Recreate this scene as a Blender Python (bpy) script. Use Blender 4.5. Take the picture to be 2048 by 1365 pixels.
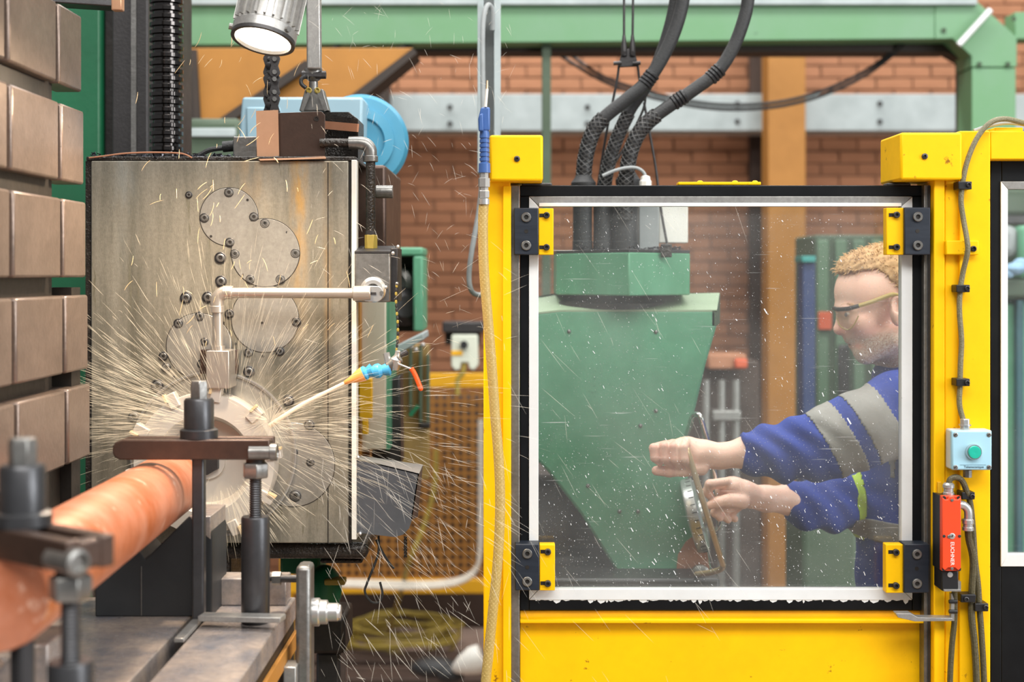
import bpy, bmesh, math, random
import numpy as np
from mathutils import Vector, Matrix

for _o in list(bpy.data.objects):
    bpy.data.objects.remove(_o)
random.seed(7)
rng = np.random.default_rng(11)
SC = bpy.context.scene
COL = SC.collection
PI = math.pi

# ------------------------------------------------------------------ camera
F = 2048 * 50 / 36.0          # focal length in pixels of a 2048 px wide frame
CX, CY = 1024.0, 550.0        # vanishing point of the depth axis in the photograph
H = 2.10                      # camera height above the workshop floor
cam_d = bpy.data.cameras.new('camera')
cam = bpy.data.objects.new('camera', cam_d)
COL.objects.link(cam)
cam.location = (0, 0, H)
cam.rotation_euler = (PI / 2, 0, 0)
cam_d.lens = 50
cam_d.sensor_width = 36
cam_d.shift_y = -(682.5 - CY) / 2048
cam_d.clip_start = 0.05
cam_d.clip_end = 60
cam_d.dof.use_dof = True
cam_d.dof.focus_distance = 2.46
cam_d.dof.aperture_fstop = 3.5
SC.camera = cam

# ------------------------------------------------------------------ world, roof lights, exposure
SC.view_settings.view_transform = 'Standard'
SC.view_settings.look = 'None'
SC.view_settings.gamma = 1
SC.view_settings.use_curve_mapping = False
SC.view_settings.exposure = 0.16
world = bpy.data.worlds.new('workshop_daylight')
SC.world = world
world.use_nodes = True
wb = world.node_tree.nodes['Background']
wb.inputs['Color'].default_value = (0.92, 0.96, 1.0, 1)
wb.inputs['Strength'].default_value = 0.27


def roof_light(name, loc, sx, sy, watts, rx=0, color=(1, .98, .95)):
    d = bpy.data.lights.new(name, 'AREA')
    d.shape = 'RECTANGLE'
    d.size = sx
    d.size_y = sy
    d.energy = watts
    d.color = color
    o = bpy.data.objects.new(name, d)
    COL.objects.link(o)
    o.location = loc
    o.rotation_euler = (rx, 0, 0)
    return o


roof_light('roof_light_front', (1.0, -2.6, 6.2), 7.0, 2.2, 470, 0.55)
roof_light('roof_light_middle', (0.6, 2.6, 6.4), 8.0, 1.8, 400, 0.0)
side_window = roof_light('side_window', (5.2, -0.6, 3.3), 3.4, 2.2, 230, 0.0, (0.95, 0.98, 1.0))
side_window.rotation_euler = (Vector((0.2, 2.6, 2.0)) - Vector((5.2, -0.6, 3.3))).to_track_quat('-Z', 'Z').to_euler()
roof_light('roof_light_back', (0.5, 7.3, 6.4), 8.0, 0.9, 330, 0.0)


# ------------------------------------------------------------------ helpers
def srgb(c):
    r = []
    for v in c:
        v = v / 255.0
        r.append(v / 12.92 if v <= 0.04045 else ((v + 0.055) / 1.055) ** 2.4)
    return tuple(r)


def P(x, y, d):
    return Vector(((x - CX) * d / F, d, H + (CY - y) * d / F))


def S(px, d):
    return px * d / F


MATS = {}


def mat(name, col, rough=0.5, metal=0.0, col2=None, scale=8.0, amt=0.5, bump=0.0, bscale=60.0,
        stretch=(1, 1, 1), spots=None, spot_scale=40.0, spot_lo=0.62, rvar=0.1, coat=0.0, objrand=0.0, sss=0.0, spec=None, fine=None):
    """procedural material: colour, a second colour through noise, speckle stains, fine relief"""
    m = bpy.data.materials.new(name)
    m.use_nodes = True
    nt = m.node_tree
    N = nt.nodes
    L = nt.links
    b = N['Principled BSDF']
    b.inputs['Roughness'].default_value = rough
    b.inputs['Metallic'].default_value = metal
    if spec is not None:
        b.inputs['Specular IOR Level'].default_value = spec
    if coat:
        b.inputs['Coat Weight'].default_value = coat
        b.inputs['Coat Roughness'].default_value = 0.15
    if sss:
        b.inputs['Subsurface Weight'].default_value = sss
        b.inputs['Subsurface Radius'].default_value = (0.01, 0.004, 0.002)
    c1 = (*srgb(col), 1)
    tc = N.new('ShaderNodeTexCoord')
    mp = N.new('ShaderNodeMapping')
    mp.inputs['Scale'].default_value = stretch
    L.new(tc.outputs['Object'], mp.inputs['Vector'])
    out = None
    no = N.new('ShaderNodeTexNoise')
    no.inputs['Scale'].default_value = scale
    no.inputs['Detail'].default_value = 6
    no.inputs['Roughness'].default_value = 0.65
    L.new(mp.outputs[0], no.inputs['Vector'])
    if col2 is not None:
        rp = N.new('ShaderNodeValToRGB')
        rp.color_ramp.elements[0].position = 0.5 - 0.22
        rp.color_ramp.elements[1].position = 0.5 + 0.22
        rp.color_ramp.elements[0].color = (0, 0, 0, 1)
        rp.color_ramp.elements[1].color = (amt, amt, amt, 1)
        L.new(no.outputs['Fac'], rp.inputs['Fac'])
        mx = N.new('ShaderNodeMix')
        mx.data_type = 'RGBA'
        mx.inputs[6].default_value = c1
        mx.inputs[7].default_value = (*srgb(col2), 1)
        L.new(rp.outputs[0], mx.inputs[0])
        out = mx.outputs[2]
    if spots is not None:
        n2 = N.new('ShaderNodeTexNoise')
        n2.inputs['Scale'].default_value = spot_scale
        n2.inputs['Detail'].default_value = 4
        n2.inputs['Roughness'].default_value = 0.7
        L.new(mp.outputs[0], n2.inputs['Vector'])
        r2 = N.new('ShaderNodeValToRGB')
        r2.color_ramp.elements[0].position = spot_lo
        r2.color_ramp.elements[1].position = spot_lo + 0.06
        L.new(n2.outputs['Fac'], r2.inputs['Fac'])
        m2 = N.new('ShaderNodeMix')
        m2.data_type = 'RGBA'
        if out is not None:
            L.new(out, m2.inputs[6])
        else:
            m2.inputs[6].default_value = c1
        m2.inputs[7].default_value = (*srgb(spots), 1)
        L.new(r2.outputs[0], m2.inputs[0])
        out = m2.outputs[2]
    if fine is not None:
        n4 = N.new('ShaderNodeTexNoise')
        n4.inputs['Scale'].default_value = fine[0]
        n4.inputs['Detail'].default_value = 5
        n4.inputs['Roughness'].default_value = 0.75
        L.new(tc.outputs['Object'], n4.inputs['Vector'])
        r4 = N.new('ShaderNodeMapRange')
        r4.inputs['From Min'].default_value = 0.3
        r4.inputs['From Max'].default_value = 0.7
        r4.inputs['To Min'].default_value = 1 - fine[1]
        r4.inputs['To Max'].default_value = 1 + fine[1] * 0.6
        L.new(n4.outputs['Fac'], r4.inputs['Value'])
        h4 = N.new('ShaderNodeHueSaturation')
        L.new(r4.outputs[0], h4.inputs['Value'])
        if out is not None:
            L.new(out, h4.inputs['Color'])
        else:
            h4.inputs['Color'].default_value = c1
        out = h4.outputs[0]
    if objrand:
        oi = N.new('ShaderNodeObjectInfo')
        hs = N.new('ShaderNodeHueSaturation')
        ma = N.new('ShaderNodeMath')
        ma.operation = 'MULTIPLY_ADD'
        ma.inputs[1].default_value = objrand
        ma.inputs[2].default_value = 1 - objrand / 2
        L.new(oi.outputs['Random'], ma.inputs[0])
        L.new(ma.outputs[0], hs.inputs['Value'])
        if out is not None:
            L.new(out, hs.inputs['Color'])
        else:
            hs.inputs['Color'].default_value = c1
        out = hs.outputs[0]
    if out is not None:
        L.new(out, b.inputs['Base Color'])
    else:
        b.inputs['Base Color'].default_value = c1
    if rvar:
        mr = N.new('ShaderNodeMapRange')
        mr.inputs['To Min'].default_value = max(0.02, rough - rvar)
        mr.inputs['To Max'].default_value = min(1, rough + rvar)
        L.new(no.outputs['Fac'], mr.inputs['Value'])
        L.new(mr.outputs[0], b.inputs['Roughness'])
    if bump:
        n3 = N.new('ShaderNodeTexNoise')
        n3.inputs['Scale'].default_value = bscale
        n3.inputs['Detail'].default_value = 3
        L.new(mp.outputs[0], n3.inputs['Vector'])
        bp = N.new('ShaderNodeBump')
        bp.inputs['Strength'].default_value = bump
        bp.inputs['Distance'].default_value = 0.004
        L.new(n3.outputs['Fac'], bp.inputs['Height'])
        L.new(bp.outputs[0], b.inputs['Normal'])
    MATS[name] = m
    return m


def fix(v):
    return v if isinstance(v, Vector) else Vector(v)


class MB:
    """collects boxes, tubes, lathes and prisms in world coordinates"""

    def __init__(self):
        self.v = []
        self.f = []

    def add(self, verts, faces):
        o = len(self.v)
        self.v += [tuple(p) for p in verts]
        self.f += [tuple(i + o for i in f) for f in faces]
        return self

    def box(self, lo, hi, M=None):
        x0, y0, z0 = lo
        x1, y1, z1 = hi
        vs = [(x0, y0, z0), (x1, y0, z0), (x1, y1, z0), (x0, y1, z0), (x0, y0, z1), (x1, y0, z1), (x1, y1, z1), (x0, y1, z1)]
        if M is not None:
            vs = [M @ Vector(p) for p in vs]
        return self.add(vs, [(0, 3, 2, 1), (4, 5, 6, 7), (0, 1, 5, 4), (1, 2, 6, 5), (2, 3, 7, 6), (3, 0, 4, 7)])

    def rect(self, x0, y0, x1, y1, d, thick, zlow=None):
        """box whose front face stands at depth d over that patch of the view and which goes back by thick"""
        a = P(x0, y1, d)
        b = P(x1, y0, d)
        return self.box((a.x, d, a.z if zlow is None else zlow), (b.x, d + thick, b.z))

    def obox(self, c, ax, ay, az):
        """box from centre and three half-axis vectors"""
        c = fix(c)
        ax, ay, az = fix(ax), fix(ay), fix(az)
        vs = []
        for sz in (-1, 1):
            for sx, sy in ((-1, -1), (1, -1), (1, 1), (-1, 1)):
                vs.append(c + ax * sx + ay * sy + az * sz)
        fs = [(0, 3, 2, 1), (4, 5, 6, 7), (0, 1, 5, 4), (1, 2, 6, 5), (2, 3, 7, 6), (3, 0, 4, 7)]
        if ax.cross(ay).dot(az) < 0:
            fs = [tuple(reversed(f)) for f in fs]
        return self.add(vs, fs)

    def bar(self, p0, p1, w, t, up=(0, 0, 1)):
        p0, p1 = fix(p0), fix(p1)
        d = (p1 - p0)
        h = d.length / 2
        d.normalize()
        s = d.cross(Vector(up))
        if s.length < 1e-5:
            s = d.cross(Vector((1, 0, 0)))
        s.normalize()
        u = s.cross(d)
        return self.obox((p0 + p1) / 2, d * h, s * (w / 2), u * (t / 2))

    def cyl(self, p0, p1, r0, r1=None, n=24, caps=True):
        return self.tube([p0, p1], [r0, r0 if r1 is None else r1], n, caps)

    def tube(self, pts, r, n=10, caps=True):
        pts = [fix(p) for p in pts]
        k = len(pts)
        rs = [r] * k if isinstance(r, (int, float)) else list(r)
        t = []
        for i in range(k):
            a = pts[max(i - 1, 0)]
            b = pts[min(i + 1, k - 1)]
            q = (b - a)
            q.normalize()
            t.append(q)
        ref = Vector((0, 0, 1)) if abs(t[0].z) < 0.9 else Vector((1, 0, 0))
        nrm = (ref - t[0] * ref.dot(t[0])).normalized()
        vs = []
        for i in range(k):
            nrm = nrm - t[i] * nrm.dot(t[i])
            if nrm.length < 1e-6:
                nrm = t[i].orthogonal()
            nrm.normalize()
            b = t[i].cross(nrm)
            for j in range(n):
                a = 2 * PI * j / n
                vs.append(pts[i] + (nrm * math.cos(a) + b * math.sin(a)) * rs[i])
        fs = []
        for i in range(k - 1):
            for j in range(n):
                a = i * n + j
                b = i * n + (j + 1) % n
                fs.append((a, b, b + n, a + n))
        if caps:
            fs.append(tuple(reversed(range(n))))
            fs.append(tuple(range((k - 1) * n, k * n)))
        return self.add(vs, fs)

    def lathe(self, c, axis, prof, n=32, closed=False):
        """prof: list of (radius, distance along axis) from c"""
        c = fix(c)
        ax = fix(axis).normalized()
        u = ax.orthogonal().normalized()
        w = ax.cross(u)
        vs = []
        for r, h in prof:
            for j in range(n):
                a = 2 * PI * j / n
                vs.append(c + ax * h + (u * math.cos(a) + w * math.sin(a)) * max(r, 1e-5))
        fs = []
        k = len(prof)
        for i in range(k - 1 if not closed else k):
            for j in range(n):
                a = i * n + j
                b = i * n + (j + 1) % n
                i2 = (i + 1) % k
                fs.append((a, b, i2 * n + (j + 1) % n, i2 * n + j))
        if not closed:
            if prof[0][0] > 1e-4:
                fs.append(tuple(reversed(range(n))))
            if prof[-1][0] > 1e-4:
                fs.append(tuple(range((k - 1) * n, k * n)))
        return self.add(vs, fs)

    def prism(self, poly, off):
        """poly: list of 3D points of one face; off: extrusion vector"""
        poly = [fix(p) for p in poly]
        off = fix(off)
        n = len(poly)
        vs = poly + [p + off for p in poly]
        fs = [tuple(range(n)), tuple(reversed(range(n, 2 * n)))]
        for i in range(n):
            j = (i + 1) % n
            fs.append((j, i, i + n, j + n))
        nrm = Vector((0, 0, 0))
        for i in range(n):
            nrm += poly[i].cross(poly[(i + 1) % n])
        if nrm.dot(off) > 0:
            fs = [tuple(reversed(f)) for f in fs]
        return self.add(vs, fs)

    def ball(self, c, r, n=14, sq=(1, 1, 1)):
        c = fix(c)
        vs = []
        fs = []
        m = n // 2
        for i in range(m + 1):
            th = PI * i / m
            for j in range(n):
                a = 2 * PI * j / n
                vs.append(c + Vector((r * sq[0] * math.sin(th) * math.cos(a), r * sq[1] * math.sin(th) * math.sin(a), r * sq[2] * math.cos(th))))
        for i in range(m):
            for j in range(n):
                a = i * n + j
                b = i * n + (j + 1) % n
                fs.append((a, a + n, b + n, b))
        return self.add(vs, fs)

    def build(self, name, material, parent=None, bevel=0.0, smooth=35, origin=None, seg=2):
        me = bpy.data.meshes.new(name)
        off = Vector((0, 0, 0))
        if parent is not None:
            p = parent
            while p is not None:
                off += p.location
                p = p.parent
        arr = np.array(self.v, dtype=float)
        if parent is None and origin is None:
            lo = arr.min(0)
            hi = arr.max(0)
            origin = Vector(((lo[0] + hi[0]) / 2, (lo[1] + hi[1]) / 2, lo[2]))
        loc = Vector((0, 0, 0))
        if parent is None:
            loc = Vector(origin)
            off = loc
        elif origin is not None:
            loc = Vector(origin) - off
            off = Vector(origin)
        arr = arr - np.array(off)
        me.from_pydata(arr.tolist(), [], self.f)
        me.materials.append(material if not isinstance(material, str) else MATS[material])
        if smooth:
            me.shade_smooth()
            me.set_sharp_from_angle(angle=math.radians(smooth))
        me.update()
        o = bpy.data.objects.new(name, me)
        COL.objects.link(o)
        o.location = loc
        if parent is not None:
            o.parent = parent
        if bevel:
            bv = o.modifiers.new('bevel', 'BEVEL')
            bv.width = bevel
            bv.segments = seg
            bv.limit_method = 'ANGLE'
            bv.angle_limit = math.radians(40)
            bv.use_clamp_overlap = True
        return o


def tag(o, label=None, cat=None, group=None, kind=None):
    if label:
        o['label'] = label
    if cat:
        o['category'] = cat
    if group:
        o['group'] = group
    if kind:
        o['kind'] = kind
    return o


def thing(name, loc, label, cat, group=None):
    o = bpy.data.objects.new(name, None)
    o.empty_display_size = 0.05
    COL.objects.link(o)
    o.location = loc
    return tag(o, label, cat, group)


def inst(src, loc, parent, rot=None, name=None):
    """copy of one mesh part that shares its mesh; loc in world coordinates"""
    c = src.copy()
    COL.objects.link(c)
    c.parent = parent
    off = Vector((0, 0, 0))
    p = parent
    while p is not None:
        off += p.location
        p = p.parent
    c.location = Vector(loc) - off
    if rot is not None:
        c.rotation_euler = rot
    if name:
        c.name = name
    return c


def smooth_path(pts, n=8):
    """Catmull-Rom through the points"""
    pts = [fix(p) for p in pts]
    out = []
    k = len(pts)
    for i in range(k - 1):
        p0 = pts[max(i - 1, 0)]
        p1 = pts[i]
        p2 = pts[i + 1]
        p3 = pts[min(i + 2, k - 1)]
        for j in range(n):
            t = j / n
            out.append(0.5 * ((2 * p1) + (p2 - p0) * t + (2 * p0 - 5 * p1 + 4 * p2 - p3) * t * t + (3 * p1 - p0 - 3 * p2 + p3) * t ** 3))
    out.append(pts[-1])
    return out


def pp(lst, d):
    """list of view points (x, y[, depth]) to 3D points"""
    return [P(q[0], q[1], q[2] if len(q) > 2 else d) for q in lst]


# ------------------------------------------------------------------ materials
mat('yellow_paint', (252, 196, 0), 0.5, 0, (240, 176, 0), 3.0, 0.6, 0.05, 40, fine=(14, 0.06), spots=(150, 100, 14), spot_scale=34, spot_lo=0.665, spec=0.22)
mat('yellow_edge', (236, 178, 6), 0.5, 0, (170, 120, 20), 12, 0.5)
mat('black_paint', (10, 11, 13), 0.42, 0, (22, 24, 26), 10, 0.6, 0.05, spots=(96, 100, 100), spot_scale=90, spot_lo=0.72, spec=0.2)
mat('navy_block', (22, 29, 40), 0.45, 0, (34, 42, 54), 20, 0.6, stretch=(1, 1, 8))
mat('rubber_black', (26, 27, 28), 0.55, 0, (52, 52, 52), 30, 0.6, 0.25, 300)
mat('braid', (58, 58, 58), 0.5, 0.2, (92, 90, 86), 60, 0.6)
mat('trim_white', (232, 234, 234), 0.4, 0.1, (196, 196, 194), 5, 0.6, spots=(120, 116, 96), spot_scale=34, spot_lo=0.72)
mat('aluminium', (176, 174, 170), 0.38, 0.6, (128, 126, 122), 14, 0.8, stretch=(1, 1, 0.3), fine=(130, 0.2))
mat('steel', (150, 148, 144), 0.36, 0.75, (104, 102, 98), 18, 0.8, 0.1, 120, fine=(110, 0.2))
mat('bright_steel', (206, 206, 204), 0.3, 0.75, (176, 174, 170), 16, 0.6)
mat('dark_steel', (74, 72, 72), 0.42, 0.6, (48, 46, 46), 20, 0.7, 0.1, 160)
mat('black_oxide', (78, 78, 80), 0.36, 0.6, (50, 50, 52), 24, 0.7, 0.05, 200)
mat('oily_black', (30, 28, 27), 0.22, 0.3, (78, 70, 62), 40, 0.6, 0.6, 240, spots=(150, 146, 138), spot_scale=90, spot_lo=0.68)
mat('head_face', (168, 160, 144), 0.42, 0.3, (96, 92, 78), 6, 1.0, 0.2, 420, stretch=(3, 1, 0.3), spots=(118, 112, 94), spot_scale=26, spot_lo=0.6, fine=(150, 0.22))
mat('cover_disc', (182, 177, 168), 0.34, 0.5, (132, 128, 118), 10, 0.8, 0.05, 220, stretch=(1, 1, 0.4), fine=(120, 0.16))
mat('cutter_metal', (216, 208, 196), 0.4, 0.35, (196, 186, 172), 9, 0.5)
mat('pipe_nickel', (196, 186, 174), 0.32, 0.7, (170, 160, 148), 12, 0.5)
mat('plate_block', (136, 118, 106), 0.32, 0.45, (104, 90, 80), 7, 0.9, 0.1, 150, spots=(84, 68, 56), spot_scale=30, spot_lo=0.68, objrand=0.14, fine=(60, 0.18))
mat('slot_dark', (26, 24, 22), 0.5, 0.2, (56, 48, 40), 14, 0.6, 0.2)
mat('machine_green', (96, 156, 124), 0.5, 0, (72, 130, 96), 4, 0.8, 0.05, 60, spots=(58, 96, 70), spot_scale=22, spot_lo=0.68, fine=(26, 0.1))
mat('deep_green', (22, 108, 70), 0.5, 0, (16, 82, 52), 7, 0.6, 0.1, 60)
mat('gantry_green', (92, 142, 94), 0.55, 0, (116, 150, 124), 2.2, 0.8, 0.05, 30, spots=(66, 98, 72), spot_scale=9, spot_lo=0.7)
mat('olive_green', (74, 90, 70), 0.6, 0, (54, 70, 54), 5, 0.7)
mat('dark_paint_and_shade', (44, 38, 34), 0.7, 0, (66, 52, 42), 6, 0.6)  # dark brown paint; on the gantry strips it stands in for shade
mat('motor_blue', (150, 178, 190), 0.45, 0, (128, 160, 174), 8, 0.5)
mat('drum_blue', (58, 134, 164), 0.42, 0, (84, 152, 176), 8, 0.6)
mat('teal_dark', (46, 92, 100), 0.5, 0, (30, 60, 66), 8, 0.6)
mat('ochre', (176, 120, 48), 0.6, 0, (146, 98, 38), 5, 0.7, spots=(120, 80, 34), spot_scale=12, spot_lo=0.68)
mat('copper_bar', (212, 146, 118), 0.42, 0.25, (176, 88, 36), 11, 1.0, 0.1, 90, stretch=(.8, 1.2, .8), spots=(226, 176, 150), spot_scale=26, spot_lo=0.62, rvar=0.08, fine=(50, 0.12))
mat('copper_sheet', (226, 176, 140), 0.36, 0.5, (198, 146, 112), 14, 0.6)
mat('brown_plate', (92, 72, 62), 0.35, 0.5, (58, 46, 40), 18, 0.7, 0.05, 160)
mat('table_steel', (200, 182, 166), 0.26, 0.4, (104, 112, 126), 14, 0.9, 0.08, 140, fine=(90, 0.25))
mat('vblock_dark', (48, 50, 52), 0.5, 0.35, (62, 64, 66), 12, 0.6)
mat('brick', (170, 118, 86), 0.85, 0, (142, 96, 68), 6, 0.8, 0.2, 80, spots=(112, 82, 68), spot_scale=16, spot_lo=0.68, objrand=0.16)
mat('mortar', (128, 92, 70), 0.9, 0, (104, 74, 56), 9, 0.7, 0.3, 120)
mat('grey_beam', (176, 186, 186), 0.6, 0, (146, 156, 156), 7, 0.8, 0.05, 60, spots=(92, 100, 100), spot_scale=22, spot_lo=0.7)
mat('floor_concrete', (158, 134, 120), 0.75, 0, (112, 94, 84), 2.4, 0.8, 0.1, 60, spots=(70, 60, 54), spot_scale=5, spot_lo=0.66)
mat('cable_grey', (150, 154, 154), 0.55, 0, (120, 124, 122), 30, 0.5)
mat('cable_olive', (132, 124, 92), 0.5, 0, (86, 82, 60), 300, 0.8, 0.4, 500)
mat('conduit_dark', (96, 88, 62), 0.4, 0.1, (56, 52, 38), 240, 0.7, 0.3, 400)
mat('hose_beige', (184, 156, 90), 0.45, 0, (154, 128, 68), 160, 0.6, 0.2, 300)
mat('cable_cream', (214, 206, 192), 0.5, 0, (186, 178, 164), 30, 0.5)
mat('gun_blue', (62, 98, 158), 0.4, 0, (44, 74, 128), 20, 0.5)
mat('nozzle_blue', (78, 168, 214), 0.35, 0, (60, 146, 196), 20, 0.4)
mat('nozzle_orange', (250, 168, 92), 0.35, 0, (240, 150, 76), 20, 0.4)
mat('handle_orange', (240, 92, 30), 0.4, 0, (224, 78, 24), 30, 0.5)
mat('switch_red', (232, 72, 30), 0.4, 0, (214, 60, 26), 20, 0.5)
mat('box_blue', (162, 204, 220), 0.42, 0, (152, 194, 212), 20, 0.4)
mat('box_blue_side', (196, 204, 204), 0.42)
mat('button_green', (30, 176, 152), 0.3, 0, (24, 164, 142), 20, 0.4, coat=0.4)
mat('plastic_black', (24, 24, 26), 0.42)
mat('white_text', (238, 238, 232), 0.5)
mat('text_grey', (84, 104, 116), 0.5)
mat('white_plastic', (228, 226, 218), 0.5, 0, (206, 200, 186), 12, 0.5)
mat('cream_panel', (216, 206, 188), 0.55, 0, (192, 178, 154), 4, 0.7, stretch=(3, 1, 0.4))
mat('pendant_white', (206, 210, 192), 0.5)
mat('rust', (176, 122, 92), 0.75, 0, (146, 96, 66), 14, 0.7)
mat('skin', (250, 206, 184), 0.46, 0, (244, 186, 164), 26, 0.6, 0.06, 300, sss=0.12)
mat('hair_ginger', (196, 158, 108), 0.65, 0, (164, 120, 76), 90, 0.8)
mat('jacket_blue', (44, 68, 160), 0.8, 0, (34, 52, 128), 9, 0.7, 0.12, 260)
mat('jacket_navy', (38, 50, 100), 0.8, 0, (28, 38, 80), 9, 0.7, 0.12, 260)
mat('tape_grey', (150, 146, 140), 0.6, 0.1, (128, 124, 118), 18, 0.6, 0.1, 200)
mat('hi_vis', (196, 224, 70), 0.7, 0, (172, 204, 60), 12, 0.5)
mat('trousers', (34, 44, 84), 0.85, 0, (26, 34, 66), 9, 0.6)
mat('boot', (40, 34, 30), 0.6)
mat('lens_frame', (30, 26, 24), 0.35)
mat('temple_yellow', (176, 152, 84), 0.35)
mat('fence_yellow', (240, 180, 20), 0.5, 0, (206, 150, 20), 6, 0.5)
mat('fence_mesh', (172, 118, 48), 0.6, 0, (140, 94, 38), 8, 0.6)
mat('dark_wood', (70, 52, 42), 0.7, 0, (48, 36, 30), 10, 0.7)
mat('chrome', (206, 206, 204), 0.16, 0.95)
mat('brass_rod', (222, 204, 176), 0.3, 0.5, (206, 160, 90), 14, 0.8)
mat('swarf', (74, 74, 82), 0.25, 0.8, (36, 36, 40), 200, 0.7)
mat('swarf_gold', (226, 196, 150), 0.4, 0.2)
mat('post_blue', (46, 62, 104), 0.6, 0, (36, 48, 84), 8, 0.6)
mat('teal_paint', (54, 140, 134), 0.5)
mat('sign_red', (200, 88, 52), 0.6)
mat('cyan_rag', (150, 186, 214), 0.8, 0, (96, 120, 150), 20, 0.7)
mat('yellow_olive', (168, 146, 62), 0.5, 0, (120, 104, 46), 20, 0.6)


def glass_mat(name, haze, spk, tint=(0.96, 0.98, 0.97)):
    """clear sheet with a thin film of dirt, scratches and dried drops"""
    m = bpy.data.materials.new(name)
    m.use_nodes = True
    nt = m.node_tree
    N = nt.nodes
    L = nt.links
    N.remove(N['Principled BSDF'])
    out = N['Material Output']
    tr = N.new('ShaderNodeBsdfTransparent')
    tr.inputs[0].default_value = (*tint, 1)
    gl = N.new('ShaderNodeBsdfGlossy')
    gl.inputs['Roughness'].default_value = 0.06
    fr = N.new('ShaderNodeFresnel')
    fr.inputs[0].default_value = 1.45
    m1 = N.new('ShaderNodeMixShader')
    L.new(fr.outputs[0], m1.inputs[0])
    L.new(tr.outputs[0], m1.inputs[1])
    L.new(gl.outputs[0], m1.inputs[2])
    df = N.new('ShaderNodeBsdfDiffuse')
    df.inputs[0].default_value = (0.9, 0.9, 0.88, 1)
    tc = N.new('ShaderNodeTexCoord')

    def ramp(src, a, b, top):
        r = N.new('ShaderNodeMapRange')
        r.inputs['From Min'].default_value = a
        r.inputs['From Max'].default_value = b
        r.inputs['To Min'].default_value = 0
        r.inputs['To Max'].default_value = top
        L.new(src, r.inputs['Value'])
        return r.outputs[0]

    def add(a, b):
        q = N.new('ShaderNodeMath')
        q.operation = 'ADD'
        q.use_clamp = True
        L.new(a, q.inputs[0])
        L.new(b, q.inputs[1])
        return q.outputs[0]

    film = N.new('ShaderNodeTexNoise')
    film.inputs['Scale'].default_value = 3.2
    film.inputs['Detail'].default_value = 5
    L.new(tc.outputs['Object'], film.inputs['Vector'])
    fac = ramp(film.outputs['Fac'], 0.3, 0.75, haze)
    # scratches: stretched noise lines in two slants
    for ang, sc, top in ((-0.95, 60, 0.34 * spk), (0.35, 46, 0.2 * spk), (-0.6, 80, 0.26 * spk)):
        mp = N.new('ShaderNodeMapping')
        mp.inputs['Rotation'].default_value = (0, ang, 0)
        mp.inputs['Scale'].default_value = (sc * 0.04, 1, sc)
        L.new(tc.outputs['Object'], mp.inputs['Vector'])
        nn = N.new('ShaderNodeTexNoise')
        nn.inputs['Scale'].default_value = 3
        nn.inputs['Detail'].default_value = 2
        L.new(mp.outputs[0], nn.inputs['Vector'])
        fac = add(fac, ramp(nn.outputs['Fac'], 0.70, 0.78, top))
    # dried drops
    for sc, th, top in ((95, 0.085, 0.5 * spk), (210, 0.12, 0.4 * spk)):
        vo = N.new('ShaderNodeTexVoronoi')
        vo.inputs['Scale'].default_value = sc
        vo.inputs['Randomness'].default_value = 1
        L.new(tc.outputs['Object'], vo.inputs['Vector'])
        inv = N.new('ShaderNodeMath')
        inv.operation = 'SUBTRACT'
        inv.inputs[0].default_value = th
        L.new(vo.outputs['Distance'], inv.inputs[1])
        fac = add(fac, ramp(inv.outputs[0], 0, 0.05, top))
    m2 = N.new('ShaderNodeMixShader')
    L.new(fac, m2.inputs[0])
    L.new(m1.outputs[0], m2.inputs[1])
    L.new(df.outputs[0], m2.inputs[2])
    L.new(m2.outputs[0], out.inputs['Surface'])
    MATS[name] = m
    return m


glass_mat('door_glass', 0.09, 0.8)
glass_mat('window_glass', 0.05, 0.3)


def soft_mat(name, col, alpha, rough=0.4):
    m = bpy.data.materials.new(name)
    m.use_nodes = True
    b = m.node_tree.nodes['Principled BSDF']
    b.inputs['Base Color'].default_value = (*srgb(col), 1)
    b.inputs['Roughness'].default_value = rough
    b.inputs['Alpha'].default_value = alpha
    b.inputs['Subsurface Weight'].default_value = 0.0
    MATS[name] = m
    return m


soft_mat('coolant_warm', (228, 214, 188), 0.21)
soft_mat('coolant_pale', (240, 232, 218), 0.24)
soft_mat('coolant_jet', (252, 232, 204), 0.9)
soft_mat('drop_white', (246, 248, 250), 0.6)
soft_mat('lens_clear', (206, 172, 130), 0.13, 0.1)


def emit_mat(name, col, s):
    m = bpy.data.materials.new(name)
    m.use_nodes = True
    nt = m.node_tree
    e = nt.nodes.new('ShaderNodeEmission')
    e.inputs[0].default_value = (*col, 1)
    e.inputs[1].default_value = s
    nt.links.new(e.outputs[0], nt.nodes['Material Output'].inputs['Surface'])
    MATS[name] = m


emit_mat('lamp_glow', (1.0, 0.86, 0.66), 12)

# ================================================================== the setting
fl = MB().box((-7, -3, -0.12), (7, 8.9, 0)).build('floor', 'floor_concrete', smooth=0)
tag(fl, kind='structure')

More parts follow.
